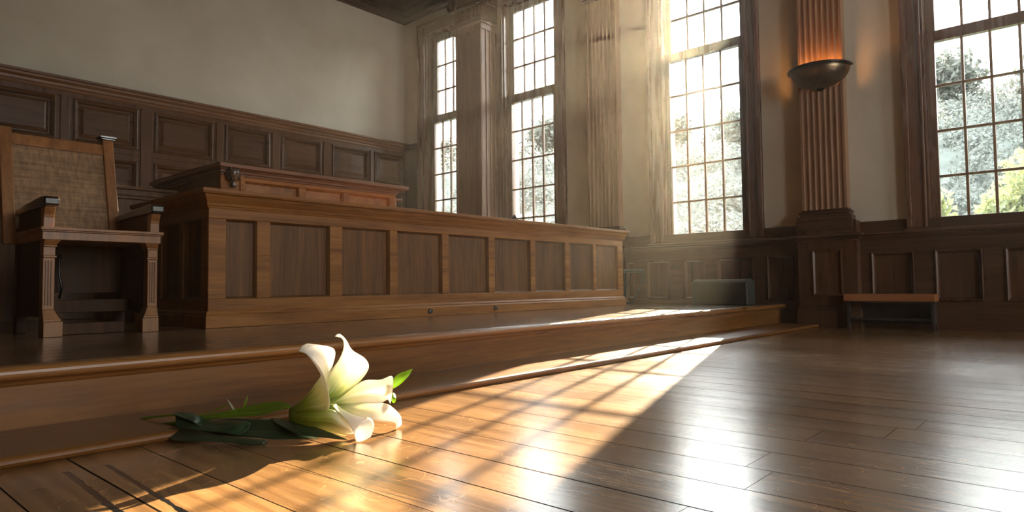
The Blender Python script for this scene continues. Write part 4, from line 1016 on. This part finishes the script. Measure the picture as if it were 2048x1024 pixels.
tag(obj('undergrowth', bm, M['foliage']), 'tangled grey-green undergrowth covering the hillside outside', 'undergrowth', kind='stuff')
# unseen broad tree added to shade the right-edge window and narrow the sun patch
t = tag(empty('sun_blocking_tree', (20.0, 5.2, gz(20, 5.2))), 'tall broad-crowned tree added outside, unseen, to block sun from the right-edge window', 'tree')
bz = -gz(20, 5.3)
bm = NB(); tube(bm, [(0, 0, -0.3), (0.1, -0.1, 6), (0, 0, 11.2)], 0.24, 8, 0.05); obj('trunk', bm, M['bark'], t)
bm = NB()
for zc, rr, nn in ((5.6, 1.0, 4), (6.6, 1.2, 6), (7.6, 1.35, 7), (8.6, 1.9, 9), (9.6, 2.25, 12), (10.6, 2.1, 10), (11.5, 1.5, 6)):
    for q in range(nn):
        a = 6.283*q/nn; leafball(bm, ((rr-0.6)*math.cos(a), (rr-0.6)*math.sin(a), zc+bz), 0.68, 330, 0.15, 0.9)
    leafball(bm, (0, 0, zc+bz), rr*0.6, 420, 0.16, 0.8)
obj('crown', bm, M['foliage'], t)
for i, (x, y, r) in enumerate(((13, 0.75, 0.6), (13.4, 2.15, 0.6), (15.5, -0.6, 0.6))):
    t = tag(empty('bush', (x, y, gz(x, y))), ['yellow-green bush low in the middle panes of the right-edge window', 'yellow-green bush low in the left panes of the right-edge window', 'yellow-green bush farther out at the right side of the right-edge window'][i], 'bush', 'bushes outside the right-edge window')
    bm = NB()
    for q in range(22): leafball(bm, (random.uniform(-r, r)*.8, random.uniform(-r, r)*.6, random.uniform(.3, 2.7)), 0.42, 200, 0.075, .8)
    obj('foliage', bm, M['bush'], t)
    bm = NB()
    for q in range(6): tube(bm, [(0, 0, -0.1), (random.uniform(-.5, .5), random.uniform(-.5, .5), 2.2)], 0.02, 5, 0.006)
    obj('stems', bm, M['bark'], t)

# ------------------------------------------------------------------ dusty air in the room
bm = NB(); box(bm, XW+0.01, X0-0.002, YN+0.01, YB-0.01, 0.001, ZC-0.005)
hm = bpy.data.materials.new('dusty_air'); hm.use_nodes = True; nt = hm.node_tree; nt.nodes.clear()
o_ = nt.nodes.new('ShaderNodeOutputMaterial'); vs = nt.nodes.new('ShaderNodeVolumeScatter')
vs.inputs['Density'].default_value = HAZE; vs.inputs['Anisotropy'].default_value = 0.89
vs.inputs['Color'].default_value = (1.0, 0.88, 0.73, 1)
nt.links.new(vs.outputs[0], o_.inputs['Volume'])
hz = tag(obj('dusty_air', bm, hm), 'thin dusty haze filling the room and showing the sunbeams', 'haze', kind='stuff')
hz.display_type = 'WIRE'
# windows let the sky in: tell the sampler where they are
for W in WIN:
    pd_ = bpy.data.lights.new('window_portal', 'AREA'); pd_.shape = 'RECTANGLE'; pd_.cycles.is_portal = True
    pd_.size = ZH-ZS; pd_.size_y = W[1]-W[0]
    po = bpy.data.objects.new('window_portal', pd_); COL.objects.link(po)
    po.location = (X0+0.28, (W[0]+W[1])/2, (ZS+ZH)/2); po.rotation_euler = Vector((1, 0, 0)).to_track_quat('Z', 'Y').to_euler()
for xa, xb in ((1.0, 2.4), (3.6, 5.0)):
    pd_ = bpy.data.lights.new('window_portal', 'AREA'); pd_.shape = 'RECTANGLE'; pd_.cycles.is_portal = True
    pd_.size = xb-xa; pd_.size_y = 3.4
    po = bpy.data.objects.new('window_portal', pd_); COL.objects.link(po)
    po.location = ((xa+xb)/2, YN-0.1, 2.6); po.rotation_euler = Vector((0, -1, 0)).to_track_quat('Z', 'Y').to_euler()
